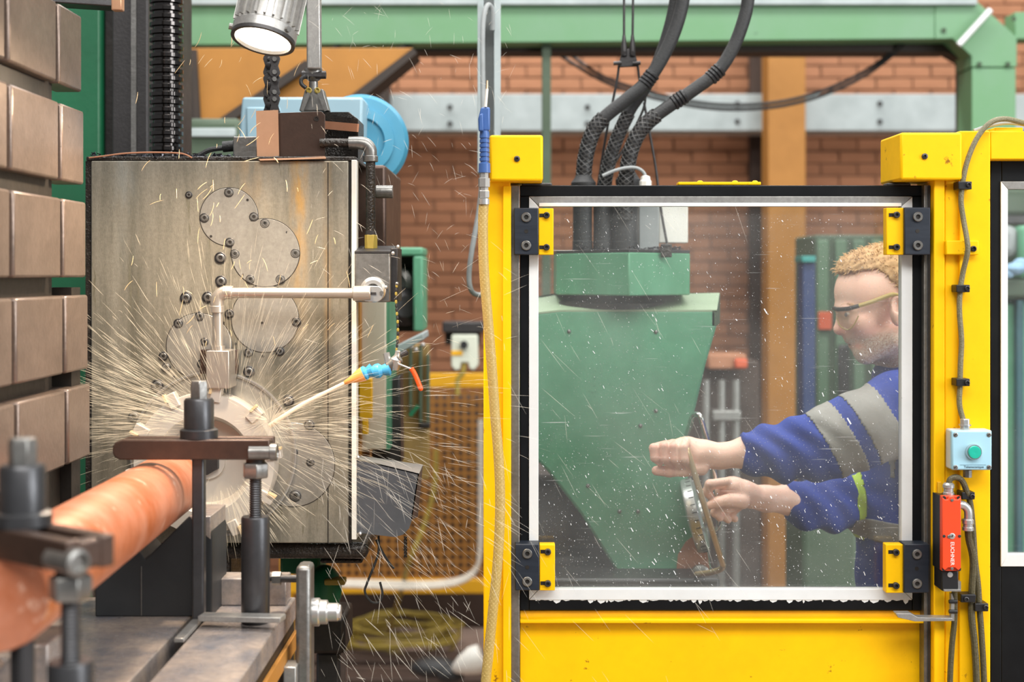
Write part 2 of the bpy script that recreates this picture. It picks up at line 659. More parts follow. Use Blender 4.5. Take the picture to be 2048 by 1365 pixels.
WY = 8.7
wall = MB().box((-6.2, WY + 0.012, 0), (6.2, WY + 0.24, 4.6)).build('wall_back', 'mortar', smooth=0)
tag(wall, kind='structure')
bl, bh, jt = 0.215, 0.065, 0.010
brick0 = None
rest = MB()
VIS = [(760, -8, 1960, 12), (760, 96, 1935, 196), (775, 256, 1935, 372), (780, 372, 975, 770), (1440, 410, 1815, 720)]
nb = 0
row = 0
z = 0.045
while z < 4.5:
    x = -6.1 + (0.1125 if row % 2 else 0)
    while x < 6.1:
        px = CX + x * F / WY
        py = CY - (z - H) * F / WY
        jx, jz, jy = random.uniform(-.002, .002), random.uniform(-.001, .001), random.uniform(-.006, .004)
        vis = any(a - 30 < px < c + 30 and b - 8 < py < e + 8 for a, b, c, e in VIS)
        if vis and nb < 300:
            nb += 1
            if brick0 is None:
                bo = Vector((x + jx, WY + jy, z + jz))
                brick0 = MB().box((bo.x - bl / 2, bo.y, bo.z - bh / 2), (bo.x + bl / 2, bo.y + 0.03, bo.z + bh / 2)).build('brick', 'brick', wall, smooth=0, origin=bo)
            else:
                inst(brick0, (x + jx, WY + jy, z + jz), wall)
        else:
            rest.box((x - bl / 2 + jx, WY + jy, z - bh / 2 + jz), (x + bl / 2 + jx, WY + 0.03, z + bh / 2 + jz))
        x += bl + jt
    z += bh + jt
    row += 1
tag(rest.build('brick_field', 'brick', wall, smooth=0), kind='stuff')

# grey steel crash beam along the wall
gb = thing('wall_beam', P(1360, 262, 8.3), 'pale grey steel beam bolted along the brick wall', 'beam')
a = P(560, 262, 8.3); b = P(2150, 188, 8.3)
MB().box((a.x, 8.3, a.z), (b.x, 8.3 + 0.3, b.z)).build('beam', 'grey_beam', gb, bevel=0.006)
for px, py in ((1175, 214), (1175, 247), (1475, 207), (1475, 243), (900, 214), (900, 247), (1760, 207), (1760, 243)):
    MB().cyl(P(px, py, 8.3), P(px, py, 8.285), 0.016, n=6).build('bolt', 'dark_steel', gb)

# ochre steel columns against the wall
for px0, px1, lab in ((1530, 1604, 'ochre painted steel column behind the guard door glass'),):
    a = P(px0, 0, 8.2); b = P(px1, 0, 8.2)
    t = thing('steel_column', ((a.x + b.x) / 2, 8.2, 0), lab, 'column')
    MB().box((a.x, 8.1, 0), (b.x, 8.125, 4.5)).build('flange', 'ochre', t, bevel=0.003)
    MB().box(((a.x + b.x) / 2 - 0.012, 8.125, 0), ((a.x + b.x) / 2 + 0.012, 8.275, 4.5)).build('web', 'ochre', t)
    MB().box((a.x, 8.275, 0), (b.x, 8.3, 4.5)).build('flange', 'ochre', t, bevel=0.003)
a = P(1500, 0, 8.6); b = P(1530, 0, 8.6)
tag(MB().box((a.x, 8.6, 0), (b.x, 8.66, 4.3)).build('cable_riser', 'dark_wood', bevel=0.004), 'dark brown vertical riser left of the ochre column', 'riser')

# ------------------------------------------------------------------ green gantry
GD = 5.5
gt = thing('gantry', P(1985, 560, GD), 'tall green painted gantry frame with mitred corner above the machine', 'gantry')
poly = [(200, 12), (1952, 0), (1955, -2), (2034, 72), (2034, 260), (2034, 560), (1943, 560), (1943, 112), (1905, 76), (200, 93)]
beam_poly = [(200, 10), (1870, 2), (1870, 78), (200, 92)]
MB().prism(pp(beam_poly, GD), (0, 0.2, 0)).build('cross_beam', 'gantry_green', gt, bevel=0.004)
knee = [(1870, 0), (1950, -1), (2034, 74), (2034, 134), (1943, 134), (1943, 112), (1905, 77), (1870, 78)]
MB().prism(pp(knee, GD - 0.004), (0, 0.19, 0)).build('corner_gusset', 'gantry_green', gt, bevel=0.003)
q0 = P(1944, 136, GD); q1 = P(2032, 136, GD)
MB().box((q0.x, GD, 0), (q1.x, GD + 0.18, q0.z)).build('upright', 'gantry_green', gt, bevel=0.004)
MB().rect(2030, 24, 2300, 78, GD + 0.05, 0.12).build('side_beam', 'gantry_green', gt, bevel=0.003)
MB().rect(200, 88, 1900, 104, GD + 0.12, 0.14).build('beam_shade_strip', 'dark_paint_and_shade', gt, bevel=0.003)  # dark strip added as the shaded underside of the cross beam
MB().prism(pp([(1898, 84), (1912, 84), (1946, 116), (1946, 560), (1926, 560), (1926, 122), (1894, 104)], GD + 0.12), (0, 0.1, 0)).build('flange_shade_strip', 'dark_paint_and_shade', gt, bevel=0.003)  # shade on the inner side of knee and upright, put in as dark colour
MB().rect(200, -8, 1955, 9, GD - 0.03, 0.26).build('top_flange', 'grey_beam', gt, bevel=0.003)
for q in ((1888, 60), (1890, 4), (1959, 128), (2016, 128), (2028, 38)):
    MB().cyl(P(*q, GD), P(*q, GD - 0.016), 0.009, n=8).build('bolt', 'olive_green', gt)
MB().cyl(P(1981, 20, GD - 0.05), P(1917, 90, GD - 0.05), 0.012, n=12).build('brace_rod', 'trim_white', gt)
# dark slim post hanging from the beam
a = P(1083, 94, 5.62); b = P(1101, 94, 5.62)
tag(MB().box((a.x, 5.55, 0), (b.x, 5.59, a.z)).build('support_post', 'olive_green', bevel=0.003), 'slim olive square post standing under the green gantry beam', 'post')
tag(MB().cyl(P(371, -60, 5.3), P(371, 100, 5.3), 0.009).build('gantry_pipe', 'fence_yellow'), 'thin yellow vertical pipe beside the black lead screw', 'pipe')
# sagging cables
for k, (dy, lab) in enumerate(((0, 'upper dark cable sagging below the green gantry beam'), (9, 'lower dark cable sagging below the green gantry beam'))):
    pts = [(1118 - 3 * dy, 92, 5.9), (1200, 150 + dy), (1290, 182 + dy), (1390, 204 + dy), (1475, 210 + dy), (1570, 202 + dy), (1660, 176 + dy), (1740, 136 + dy), (1800 + dy, 90, 5.6)]
    tag(MB().tube(smooth_path(pp(pts, 5.7), 5), 0.0075, 8).build('hanging_cable', 'rubber_black'), lab, 'cable', 'cables slung under the gantry')
for k, pts in enumerate(([(380, 88, 5.56), (470, 132), (560, 136), (640, 128), (740, 112), (830, 88, 5.56)], [(372, 88, 5.56), (420, 122), (520, 128), (620, 118), (690, 84, 5.56)])):
    tag(MB().tube(smooth_path(pp(pts, 5.4), 5), 0.007, 8).build('hanging_cable', 'rubber_black'),
        ('long dark cable draped behind the work lamp', 'short dark cable draped behind the work lamp')[k], 'cable', 'cables slung under the gantry')

# ochre crane plate with dark diagonal behind the lamp
oc = thing('crane_arm', P(600, 300, 5.0), 'ochre crane arm plate slanting behind the work lamp', 'crane arm')
MB().prism(pp([(376, 96), (826, 96), (716, 190), (640, 260), (400, 260)], 5.0), (0, 0.08, 0)).build('plate', 'ochre', oc, bevel=0.004)
MB().bar(P(618, 128, 4.97), P(440, 250, 4.97), 0.03, 0.04, up=(0, 1, 0)).build('stiffener', 'dark_paint_and_shade', oc)
MB().bar(P(388, 100, 4.96), P(396, 250, 4.96), 0.02, 0.02, up=(0, 1, 0)).build('rib', 'dark_paint_and_shade', oc)
MB().prism(pp([(700, 192), (826, 96), (834, 106), (712, 206)], 4.98), (0, 0.2, 0)).build('lower_flange', 'dark_paint_and_shade', oc)

# dark store shelves and cabinet shapes in the aisle
tag(MB().rect(300, 96, 770, 310, 7.9, 0.4).build('storage_cabinet', 'dark_paint_and_shade', bevel=0.01), 'dark cabinet high behind the blue motor', 'cabinet')
t = thing('green_machine_bed', (P(400, 0, 4.6).x, 4.6, 0), 'dark green machine casing low behind the milling head', 'machine')
MB().rect(370, 236, 482, 330, 4.6, 0.4, zlow=0).build('casing', 'olive_green', t, bevel=0.02)
MB().rect(380, 256, 470, 274, 4.585, 0.02).build('rail', 'grey_beam', t, bevel=0.004)

# ------------------------------------------------------------------ yellow mesh fence
FD = 7.5
ft = thing('mesh_fence', (P(860, 0, FD).x, FD, 0), 'yellow framed safety fence with ochre wire mesh behind the spray', 'fence')
MB().rect(560, 748, 1040, 776, FD - 0.02, 0.05).build('top_rail', 'fence_yellow', ft, bevel=0.005)
MB().rect(560, 1160, 1040, 1188, FD - 0.02, 0.05).build('bottom_rail', 'fence_yellow', ft, bevel=0.005)
for x0 in (560, 1000):
    a = P(x0, 748, FD); b = P(x0 + 26, 748, FD)
    MB().box((a.x, FD, 0), (b.x, FD + 0.05, a.z)).build('post', 'fence_yellow', ft, bevel=0.005)
mv = MB()
x = 590
while x < 1000:
    mv.rect(x, 776, x + 6.5, 1160, FD, 0.006)
    x += 16
mh = MB()
y = 784
while y < 1160:
    mh.rect(586, y, 1000, y + 6.5, FD + 0.006, 0.006)
    y += 16
tag(mv.build('mesh_wire_upright', 'fence_mesh', ft, smooth=0), kind='stuff')
tag(mh.build('mesh_wire_cross', 'fence_mesh', ft, smooth=0), kind='stuff')
# dark machine block standing behind the fence
t = thing('parked_machine', (P(860, 0, 8.5).x, 8.5, 0), 'dark brown parked machine standing behind the mesh fence', 'machine')
MB().rect(600, 790, 1040, 1240, 8.45, 0.2, zlow=0).build('body', 'dark_wood', t, bevel=0.02)
MB().rect(900, 800, 1000, 1040, 8.41, 0.04).build('panel', 'dark_paint_and_shade', t, bevel=0.01)

# white cable bundle over the fence foot
for k in range(3):
    pts = [(600, 1166 + 4 * k), (700, 1163 + 5 * k), (780, 1165 + 6 * k), (860, 1166 + 5 * k), (920, 1158 + 4 * k), (952, 1136 + 3 * k), (963 - 2 * k, 1095), (964 - 2 * k, 1000), (964 - 2 * k, 840)]
    tag(MB().tube(smooth_path(pp(pts, 7.2 - 0.02 * k), 6), 0.0105, 8).build('fence_cable', 'cable_cream'),
        ('upper pale cable along the bottom rail of the mesh fence', 'middle pale cable along the bottom rail of the mesh fence', 'lower pale cable along the bottom rail of the mesh fence')[k], 'cable', 'pale cables along the fence')
tag(MB().tube(smooth_path(pp([(872, 900), (868, 980), (845, 1060), (820, 1120), (800, 1190, 7.4), (778, 1262, 8.0)], 7.1), 6), 0.012, 8).build('drain_hose', 'yellow_olive'), 'thin yellow hose hanging down in front of the mesh fence', 'hose')

# floor clutter
t = thing('hose_coil', (P(790, 0, 8.1).x, 8.1, 0), 'loose coil of olive yellow hose lying on the floor', 'hose')
for k in range(11):
    c = Vector((P(795 + random.uniform(-26, 26), 0, 8.1).x, 8.05 + random.uniform(-.12, .12), 0.012 + 0.012 * k))
    R1 = random.uniform(0.24, 0.33); R2 = random.uniform(0.2, 0.3)
    MB().tube([c + Vector((R1 * math.cos(q), R2 * math.sin(q), 0.012 * math.sin(3 * q + k))) for q in np.linspace(0, 2 * PI, 40)], 0.008, 7, caps=False).build('loop', 'yellow_olive', t)
t = thing('floor_skid', (P(800, 0, 7.4).x, 7.5, 0), 'low dark timber skid lying across the floor', 'skid')
for yy, zz in ((7.28, 0.03), (7.62, 0.03)):
    MB().box((-1.7, yy, 0), (0.2, yy + 0.22, zz)).build('plank', 'dark_wood', t, bevel=0.006)
bag = MB()
bag.ball(P(868, 1336, 6.6), 0.1, 18, (1.15, 0.8, 0.5))
bag.ball(P(900, 1350, 6.55), 0.07, 14, (1.0, 0.7, 0.6))
tag(bag.build('crumpled_bag', 'rubber_black'), 'crumpled black bag lying on the floor', 'bag')
pc = MB()
pc.lathe(P(948, 1322, 6.5), (-0.85, 0, -0.35), [(0.062, -0.04), (0.066, 0.0), (0.045, 0.06), (0.02, 0.10), (0.0, 0.11)], 20)
tag(pc.build('paper_cone', 'white_plastic'), 'white paper cone lying on the floor beside the black bag', 'paper')

# ------------------------------------------------------------------ wall pendant and cable trunking
t = thing('wall_socket', P(928, 745, 5.6), 'pale socket box with black knob hanging under a grey bracket', 'socket')
MB().rect(884, 644, 968, 666, 5.6, 0.12).build('bracket', 'dark_steel', t, bevel=0.006)
MB().rect(890, 666, 960, 690, 5.66, 0.1).build('back_plate', 'slot_dark', t)
sb = [(903, 670), (955, 670), (957, 730), (948, 742), (938, 738), (936, 726), (922, 726), (920, 740), (910, 742), (902, 732)]
MB().prism(pp(sb, 5.58), (0, 0.07, 0)).build('box', 'pendant_white', t, bevel=0.006)
MB().cyl(P(928, 690, 5.58), P(928, 690, 5.55), S(8, 5.58)).build('knob', 'plastic_black', t)
MB().rect(903, 702, 925, 711, 5.574, 0.01).build('sticker', 'fence_yellow', t)
MB().tube(smooth_path(pp([(929, 720), (926, 745), (916, 760), (915, 790)], 5.6), 5), 0.01, 8).build('cord', 'yellow_olive', t)

TD = 3.2
t = thing('cable_trunking', P(978, 345, TD), 'pale grey vertical cable channel hanging from the gantry beside the yellow post', 'trunking')
MB().rect(955, -60, 967, 345, TD, 0.06).build('side_flange', 'grey_beam', t, bevel=0.001)
MB().rect(988, -60, 1001, 345, TD, 0.06).build('side_flange', 'grey_beam', t, bevel=0.001)
MB().rect(967, -60, 988, 345, TD + 0.05, 0.01).build('web', 'cable_grey', t)
tag(MB().tube(smooth_path(pp([(985, 60, 3.2), (984, 20, 3.19), (976, 10, 3.18), (968, 30, 3.17), (965, 80, 3.16), (966, 200, 3.15), (966, 330, 3.14), (958, 420, 3.14), (944, 500, 3.14), (938, 550, 3.15), (942, 580, 3.16), (956, 590, 3.2), (985, 588, 3.24)], TD), 6), S(5, TD), 10).build('looped_cable', 'cable_grey'), 'grey cable looping down out of the cable channel', 'cable')

# ------------------------------------------------------------------ background behind the guard door
BD = 5.0
t = thing('bar_rack', (P(1450, 0, BD).x, BD, 0), 'dark rack with upright chrome bars and a red top bracket', 'rack')
MB().rect(1388, 722, 1520, 1500, BD + 0.12, 0.2, zlow=0).build('back_panel', 'dark_wood', t, bevel=0.01)
for px in (1412, 1443, 1472):
    a = P(px, 760, BD)
    MB().cyl((a.x, BD, 0.05), a, S(7.5, BD), n=14).build('upright_bar', 'aluminium', t)
MB().rect(1426, 822, 1482, 842, BD - 0.03, 0.05).build('clamp_bar', 'aluminium', t, bevel=0.004)
MB().rect(1416, 708, 1494, 740, BD - 0.03, 0.14).build('top_bracket', 'rust', t, bevel=0.01)
MB().rect(1470, 718, 1496, 738, BD - 0.05, 0.03).build('red_knob', 'sign_red', t, bevel=0.008)
t = thing('blue_hung_post', (P(1618, 0, 5.2).x, 5.2, 0), 'navy blue upright post with teal cap behind the glass', 'post')
MB().rect(1606, 524, 1631, 1400, 5.2, 0.1, zlow=0).build('post', 'post_blue', t, bevel=0.006)
MB().rect(1604, 512, 1632, 525, 5.18, 0.14).build('cap', 'teal_paint', t, bevel=0.004)
mat('locker_green', (96, 124, 98), 0.6, 0, (74, 98, 78), 6, 0.7)
t = thing('green_locker', (P(1720, 0, 5.6).x, 5.6, 0), 'tall green ribbed locker behind the worker', 'locker')
MB().rect(1630, 470, 1830, 1500, 5.6, 0.4, zlow=0).build('body', 'olive_green', t, bevel=0.01)
for px in (1636, 1672, 1708, 1744, 1780):
    MB().rect(px, 480, px + 22, 1060, 5.58, 0.03).build('rib', 'locker_green', t, bevel=0.006)
MB().rect(1638, 624, 1664, 660, 5.56, 0.02).build('red_sign', 'sign_red', t, bevel=0.003)
MB().rect(1676, 690, 1700, 1060, 5.57, 0.02).build('pipe_cover', 'dark_steel', t, bevel=0.01)
t = thing('green_bin', (P(1650, 0, 4.4).x, 4.4, 0), 'olive green bin standing low behind the arms', 'bin')
MB().rect(1606, 1010, 1720, 1400, 4.4, 0.3, zlow=0).build('body', 'olive_green', t, bevel=0.02)
MB().rect(1600, 1004, 1726, 1016, 4.39, 0.33).build('lid', 'machine_green', t, bevel=0.006)

# machine seen through the right hand window
t = thing('grey_green_machine', (P(2080, 0, 4.6).x, 4.6, 0), 'grey and green machine seen through the narrow right window', 'machine')
MB().rect(1990, 372, 2260, 434, 4.7, 0.3).build('top_cover', 'olive_green', t, bevel=0.02)
MB().rect(1990, 432, 2260, 446, 4.66, 0.3).build('seam', 'dark_steel', t)
MB().rect(1990, 450, 2042, 516, 4.62, 0.3).build('spindle_cover', 'cable_grey', t, bevel=0.03)
MB().rect(2040, 450, 2260, 560, 4.6, 0.3).build('arm', 'machine_green', t, bevel=0.02)
MB().rect(1990, 560, 2260, 596, 4.55, 0.4).build('ledge', 'olive_green', t, bevel=0.01)
MB().rect(1990, 600, 2260, 1400, 4.6, 0.4, zlow=0).build('column', 'machine_green', t, bevel=0.02)
MB().rect(2034, 600, 2048, 1200, 4.57, 0.05).build('guide_strip', 'teal_dark', t, bevel=0.004)
rg = MB()
rg.ball(P(2030, 538, 4.5), 0.03, 12, (1.1, 1, .7)); rg.ball(P(2042, 530, 4.52), 0.028, 12, (1, 1, .8)); rg.ball(P(2018, 546, 4.5), 0.018, 10)
tag(rg.build('rag', 'cyan_rag'), 'crumpled pale blue rag lying in the machine behind the right window', 'rag')

# ================================================================== left: column, lead screw, angle plate
t = thing('machine_column', (P(200, 0, 2.95).x, 3.0, 0), 'dark green machine column with grey slideway behind the angle plate', 'machine column')
MB().rect(60, -200, 205, 700, 2.95, 0.5, zlow=0).build('casting', 'deep_green', t, bevel=0.01)
MB().rect(203, -200, 226, 700, 2.97, 0.4, zlow=0).build('slide_gap', 'slot_dark', t)
MB().rect(224, -200, 296, 700, 2.9, 0.4, zlow=0).build('slideway', 'dark_steel', t, bevel=0.004)
MB().rect(262, -200, 272, 310, 2.895, 0.01).build('edge_strip', 'steel', t)
ls = thing('lead_screw', P(333, 320, 2.78), 'glossy black vertical lead screw above the milling head', 'lead screw')
c0 = P(333, 340, 2.78); c1 = P(333, -160, 2.78)
prof = []
hh = 0.0
pitch = S(15.5, 2.78)
ro, ri = S(33, 2.78), S(26.5, 2.78)
while hh < (c1.z - c0.z):
    prof += [(ri, hh), (ri, hh + pitch * .3), (ro, hh + pitch * .42), (ro, hh + pitch * .88)]
    hh += pitch
MB().lathe(c0, (0, 0, 1), prof, 36).build('thread', mat('screw_black', (86, 82, 80), 0.14, 0.95, (60, 56, 54), 30, 0.5), ls, smooth=50)
sc = MB()
hh = 0
prof2 = []
while hh < (c1.z - c0.z):
    prof2 += [(S(18, 2.95), hh), (S(18, 2.95), hh + pitch * .4), (S(22, 2.95), hh + pitch * .5), (S(22, 2.95), hh + pitch * .9)]
    hh += pitch
sc.lathe(P(293, 340, 2.95), (0, 0, 1), prof2, 24).build('rear_thread', 'dark_steel', ls, smooth=50)

# angle plate with blocks between the T slots
ap = thing('angle_plate', (-0.74, 1.9, H - 0.509), 'large steel T-slotted angle plate with rows of square faces along the left edge', 'angle plate')
MB().box((-0.86, 1.1, H - 0.28), (-0.712, 2.2, H + 0.62)).build('core', 'slot_dark', ap)
MB().box((-0.80, 2.24, H - 0.509), (-0.694, 2.286, H - 0.02)).build('end_rib', 'slot_dark', ap)
MB().box((-0.86, 1.1, H - 0.509), (-0.71, 2.24, H - 0.28)).build('foot', 'slot_dark', ap, bevel=0.006)
rows = [(-150, -4), (33, 185), (223, 370), (405, 555), (590, 738), (768, 912)]
cols = [(2.188, 2.3), (1.968, 2.172), (1.748, 1.952), (1.528, 1.732), (1.30, 1.512)]
for r, (ya, yb) in enumerate(rows):
    xf = -0.699 + 0.0034 * r
    za = H + (CY - yb) * 2.3 / F
    zb = H + (CY - ya) * 2.3 / F
    for c, (da, db) in enumerate(cols):
        MB().box((-0.74, da, za), (xf, db, zb)).build('slot_block', 'plate_block', ap, bevel=0.004, seg=2)
# dark flat resting above the plate
t = thing('flat_bar', P(180, 20, 2.45), 'grey steel flat bar crossing the top of the angle plate', 'bar')
MB().bar(P(60, -6, 2.42), P(240, 6, 2.5), 0.05, S(26, 2.45)).build('bar', 'dark_steel', t, bevel=0.002)
MB().rect(222, -8, 243, 20, 2.42, 0.02).build('end_tip', 'copper_sheet', t, bevel=0.002)

# ================================================================== milling head
DF = 2.5
mh_ = thing('milling_head', P(440, 1087, DF), 'large square steel milling head face with round covers and socket screws', 'milling head')
a = P(182, 1087, DF); b = P(697, 322, DF)
MB().box((a.x, DF, a.z), (b.x, DF + 0.03, b.z)).build('housing', 'head_face', mh_, bevel=0.002)
MB().box((a.x, DF + 0.03, a.z + .01), (-0.37, DF + 0.62, b.z - .003)).build('rear_casting', 'machine_green', mh_, bevel=0.004)
MB().rect(697, 322, 703, 1087, DF + 0.006, 0.02).build('edge_gap', 'slot_dark', mh_)
MB().rect(703, 320, 713, 1080, DF - 0.004, 0.03).build('wiper_strip', 'white_plastic', mh_, bevel=0.0008)
MB().rect(171, 322, 182, 1080, DF + 0.003, 0.5).build('left_seal', 'oily_black', mh_)
MB().rect(655, 325, 657, 1087, DF - 0.0004, 0.004).build('panel_seam', 'slot_dark', mh_)
MB().rect(172, 313, 712, 322, DF + 0.002, 0.55).build('top_plate', 'oily_black', mh_, bevel=0.002)
MB().rect(703, 330, 772, 600, DF + 0.2, 0.36).build('side_casting', 'brown_plate', mh_, bevel=0.006)
MB().rect(450, 1087, 735, 1120, DF + 0.02, 0.4).build('underside', 'oily_black', mh_, bevel=0.01)
MB().rect(640, 1118, 725, 1128, DF + 0.12, 0.3).build('drip_lip', 'oily_black', mh_, bevel=0.004)
MB().rect(180, 1090, 460, 1200, DF + 0.1, 0.45).build('lower_casting', 'oily_black', mh_, bevel=0.01)


def disc(px, py, rp, proud=0.0012, m='cover_disc', name='round_cover', cut=None):
    c = P(px, py, DF)
    r = S(rp, DF)
    mb = MB()
    if cut is None:
        mb.lathe(c, (0, -1, 0), [(r, -0.002), (r, proud - 0.0004), (r - 0.0005, proud), (0.0, proud)], 56)
    else:
        # circle with a straight cut through two given angles
        pts = []
        a0, a1 = cut
        for i in range(57):
            q = a0 + (a1 - a0) * i / 56
            pts.append(c + Vector((r * math.cos(q), -proud, r * math.sin(q))))
        mb.prism(pts, (0, proud + 0.002, 0))
    o = mb.build(name, m, mh_)
    MB().lathe(c, (0, -1, 0), [(r + 0.0012, 0.0), (r + 0.0012, 0.0003), (r, 0.0003), (r, 0.0)], 56, closed=True).build('joint_ring', 'slot_dark', o)
    return o


disc(458, 434, 58, 0.0007)
disc(531, 506, 68, 0.0016)
disc(530, 638, 67, 0.0008)
disc(398, 692, 65, 0.0008)
disc(585, 930, 84, 0.0007)
# screws
SCREWS = [(458, 385, 8), (409, 436, 8), (508, 434, 8), (530, 447, 8), (460, 485, 8), (470, 508, 8), (441, 516, 10), (591, 507, 8),
          (501, 559, 8), (561, 559, 8), (442, 563, 10), (378, 390, 6), (372, 596, 10), (416, 595, 10), (399, 633, 8), (357, 647, 8),
          (459, 628, 8), (593, 644, 8), (497, 706, 8), (560, 703, 8), (327, 713, 8), (333, 735, 8), (315, 772, 11), (360, 773, 8),
          (498, 744, 10), (619, 850, 9), (621, 925, 7), (566, 983, 8), (591, 992, 10), (587, 905, 8), (268, 834, 10), (577, 802, 10),
          (409, 684, 7), (404, 728, 8)]
src = {}
for px, py, rp in SCREWS:
    c = P(px, py, DF)
    key = rp
    if key not in src:
        r = S(rp, DF)
        cb = MB().lathe(c, (0, -1, 0), [(r * 1.18, -0.001), (r * 1.18, 0.0019), (r * 1.02, 0.0026), (r * 1.0, 0.0006), (0, 0.0006)], 22).build('counterbore', 'dark_steel', mh_, origin=c)
        hd = MB().lathe(c, (0, -1, 0), [(r * .84, 0.0), (r * .84, 0.0022), (r * .74, 0.0028), (r * .44, 0.0028), (r * .36, 0.0012), (0, 0.0012)], 22).build('screw', 'steel', cb, origin=c)
        hx = MB().lathe(c, (0, -1, 0), [(r * .4, 0.0008), (r * .4, 0.0016), (0, 0.0016)], 6).build('hex_socket', 'slot_dark', cb, origin=c)
        src[key] = (cb, hd, hx)
    else:
        nc = inst(src[key][0], c, mh_)
        for s in src[key][1:]:
            inst(s, c, nc)
for px, py in ((495, 400), (422, 473), (487, 550), (574, 465), (524, 646), (526, 713), (375, 756), (333, 788), (347, 755), (318, 803), (471, 688), (447, 646)):
    MB().cyl(P(px, py, DF + 0.001), P(px, py, DF - 0.0016), S(2.6, DF), n=10).build('dowel_pin', 'slot_dark', mh_)
# coolant stain running down the face
hn = MATS['head_face'].node_tree
hb = hn.nodes['Principled BSDF']
hprev = hb.inputs['Base Color'].links[0].from_socket
htc = hn.nodes.new('ShaderNodeTexCoord')
hsx = hn.nodes.new('ShaderNodeSeparateXYZ')
hn.links.new(htc.outputs['Object'], hsx.inputs[0])
for xc, wdt, z0, z1, amt_, colr in ((S(158, DF), .022, .30, .62, .75, (196, 146, 58)), (S(60, DF), .05, .5, .7, .35, (190, 150, 96)), (S(-190, DF), .03, .42, .66, .4, (150, 154, 150)), (S(215, DF), .012, .1, .5, .35, (170, 130, 70))):
    m1 = hn.nodes.new('ShaderNodeMath'); m1.operation = 'SUBTRACT'; m1.inputs[1].default_value = xc
    hn.links.new(hsx.outputs[0], m1.inputs[0])
    m2 = hn.nodes.new('ShaderNodeMath'); m2.operation = 'ABSOLUTE'
    hn.links.new(m1.outputs[0], m2.inputs[0])
    r1 = hn.nodes.new('ShaderNodeMapRange'); r1.interpolation_type = 'SMOOTHSTEP'
    r1.inputs['From Min'].default_value = wdt; r1.inputs['From Max'].default_value = 0
    hn.links.new(m2.outputs[0], r1.inputs['Value'])
    r2_ = hn.nodes.new('ShaderNodeMapRange'); r2_.interpolation_type = 'SMOOTHSTEP'
    r2_.inputs['From Min'].default_value = z0; r2_.inputs['From Max'].default_value = z1
    hn.links.new(hsx.outputs[2], r2_.inputs['Value'])
    hno = hn.nodes.new('ShaderNodeTexNoise'); hno.inputs['Scale'].default_value = 60; hno.inputs['Detail'].default_value = 5
    hmp = hn.nodes.new('ShaderNodeMapping'); hmp.inputs['Scale'].default_value = (1, 1, .25)
    hn.links.new(htc.outputs['Object'], hmp.inputs[0]); hn.links.new(hmp.outputs[0], hno.inputs['Vector'])
    r3 = hn.nodes.new('ShaderNodeMapRange'); r3.inputs['From Min'].default_value = .35; r3.inputs['From Max'].default_value = .6
    r3.inputs['To Max'].default_value = amt_
    hn.links.new(hno.outputs['Fac'], r3.inputs['Value'])
    q1 = hn.nodes.new('ShaderNodeMath'); q1.operation = 'MULTIPLY'
    hn.links.new(r1.outputs[0], q1.inputs[0]); hn.links.new(r2_.outputs[0], q1.inputs[1])
    q2 = hn.nodes.new('ShaderNodeMath'); q2.operation = 'MULTIPLY'
    hn.links.new(q1.outputs[0], q2.inputs[0]); hn.links.new(r3.outputs[0], q2.inputs[1])
    mx = hn.nodes.new('ShaderNodeMix'); mx.data_type = 'RGBA'; mx.inputs[7].default_value = (*srgb(colr), 1)
    hn.links.new(q2.outputs[0], mx.inputs[0]); hn.links.new(hprev, mx.inputs[6])
    hprev = mx.outputs[2]
hn.links.new(hprev, hb.inputs['Base Color'])
# spindle ring
sc0 = P(428, 908, DF)
R = S(166, DF)
MB().lathe(sc0, (0, -1, 0), [(R, -0.002), (R, 0.004), (R - 0.002, 0.006), (R - 0.005, 0.006), (R - 0.0055, 0.003), (0.02, 0.003)], 80).build('spindle_flange', 'cover_disc', mh_, smooth=25)
MB().lathe(sc0, (0, -1, 0), [(R, 0.0035), (R, 0.0068), (R - .0024, 0.0068), (R - .0024, 0.0035)], 80, closed=True).build('flange_rim', 'bright_steel', mh_)

# face mill cutter, at rest
ct = thing('face_mill_cutter', P(420, 1000, 2.46), 'pale round face mill cutter on the spindle behind the clamp', 'cutter')
cc = P(420, 921, 2.49)
r1, r2 = S(142, 2.45), S(92, 2.45)
MB().lathe(cc, (0, -1, 0), [(r1 * .96, 0.0), (r1, 0.01), (r1, 0.042), (r1 * .985, 0.05), (r2 * 1.06, 0.052), (r2, 0.046), (r2 * .9, 0.014), (0.03, 0.014), (0.03, 0.02), (0, 0.02)], 80).build('cutter_body', 'cutter_metal', ct, smooth=30)
MB().cyl(cc + Vector((0, -0.014, 0)), cc + Vector((0, -0.03, 0)), 0.024, 0.022, 6).build('draw_bolt', 'dark_steel', ct)
for k in range(10):
    an = math.radians(8 + 36 * k)
    u = Vector((math.cos(an), 0, math.sin(an)))
    w = Vector((-math.sin(an), 0, math.cos(an)))
    p = cc + u * (r1 * 0.99) + Vector((0, -0.045, 0))
    hold = MB().obox(p, u * 0.013, Vector((0, -0.011, 0)), w * 0.009).build('insert_holder', 'cutter_metal', ct, bevel=0.0015)
    MB().obox(p + u * 0.008 + Vector((0, -0.009, 0)) + w * 0.009, u * 0.0075, Vector((0, -0.0075, 0)), w * 0.0022).build('insert', 'swarf_gold', hold, bevel=0.0005)

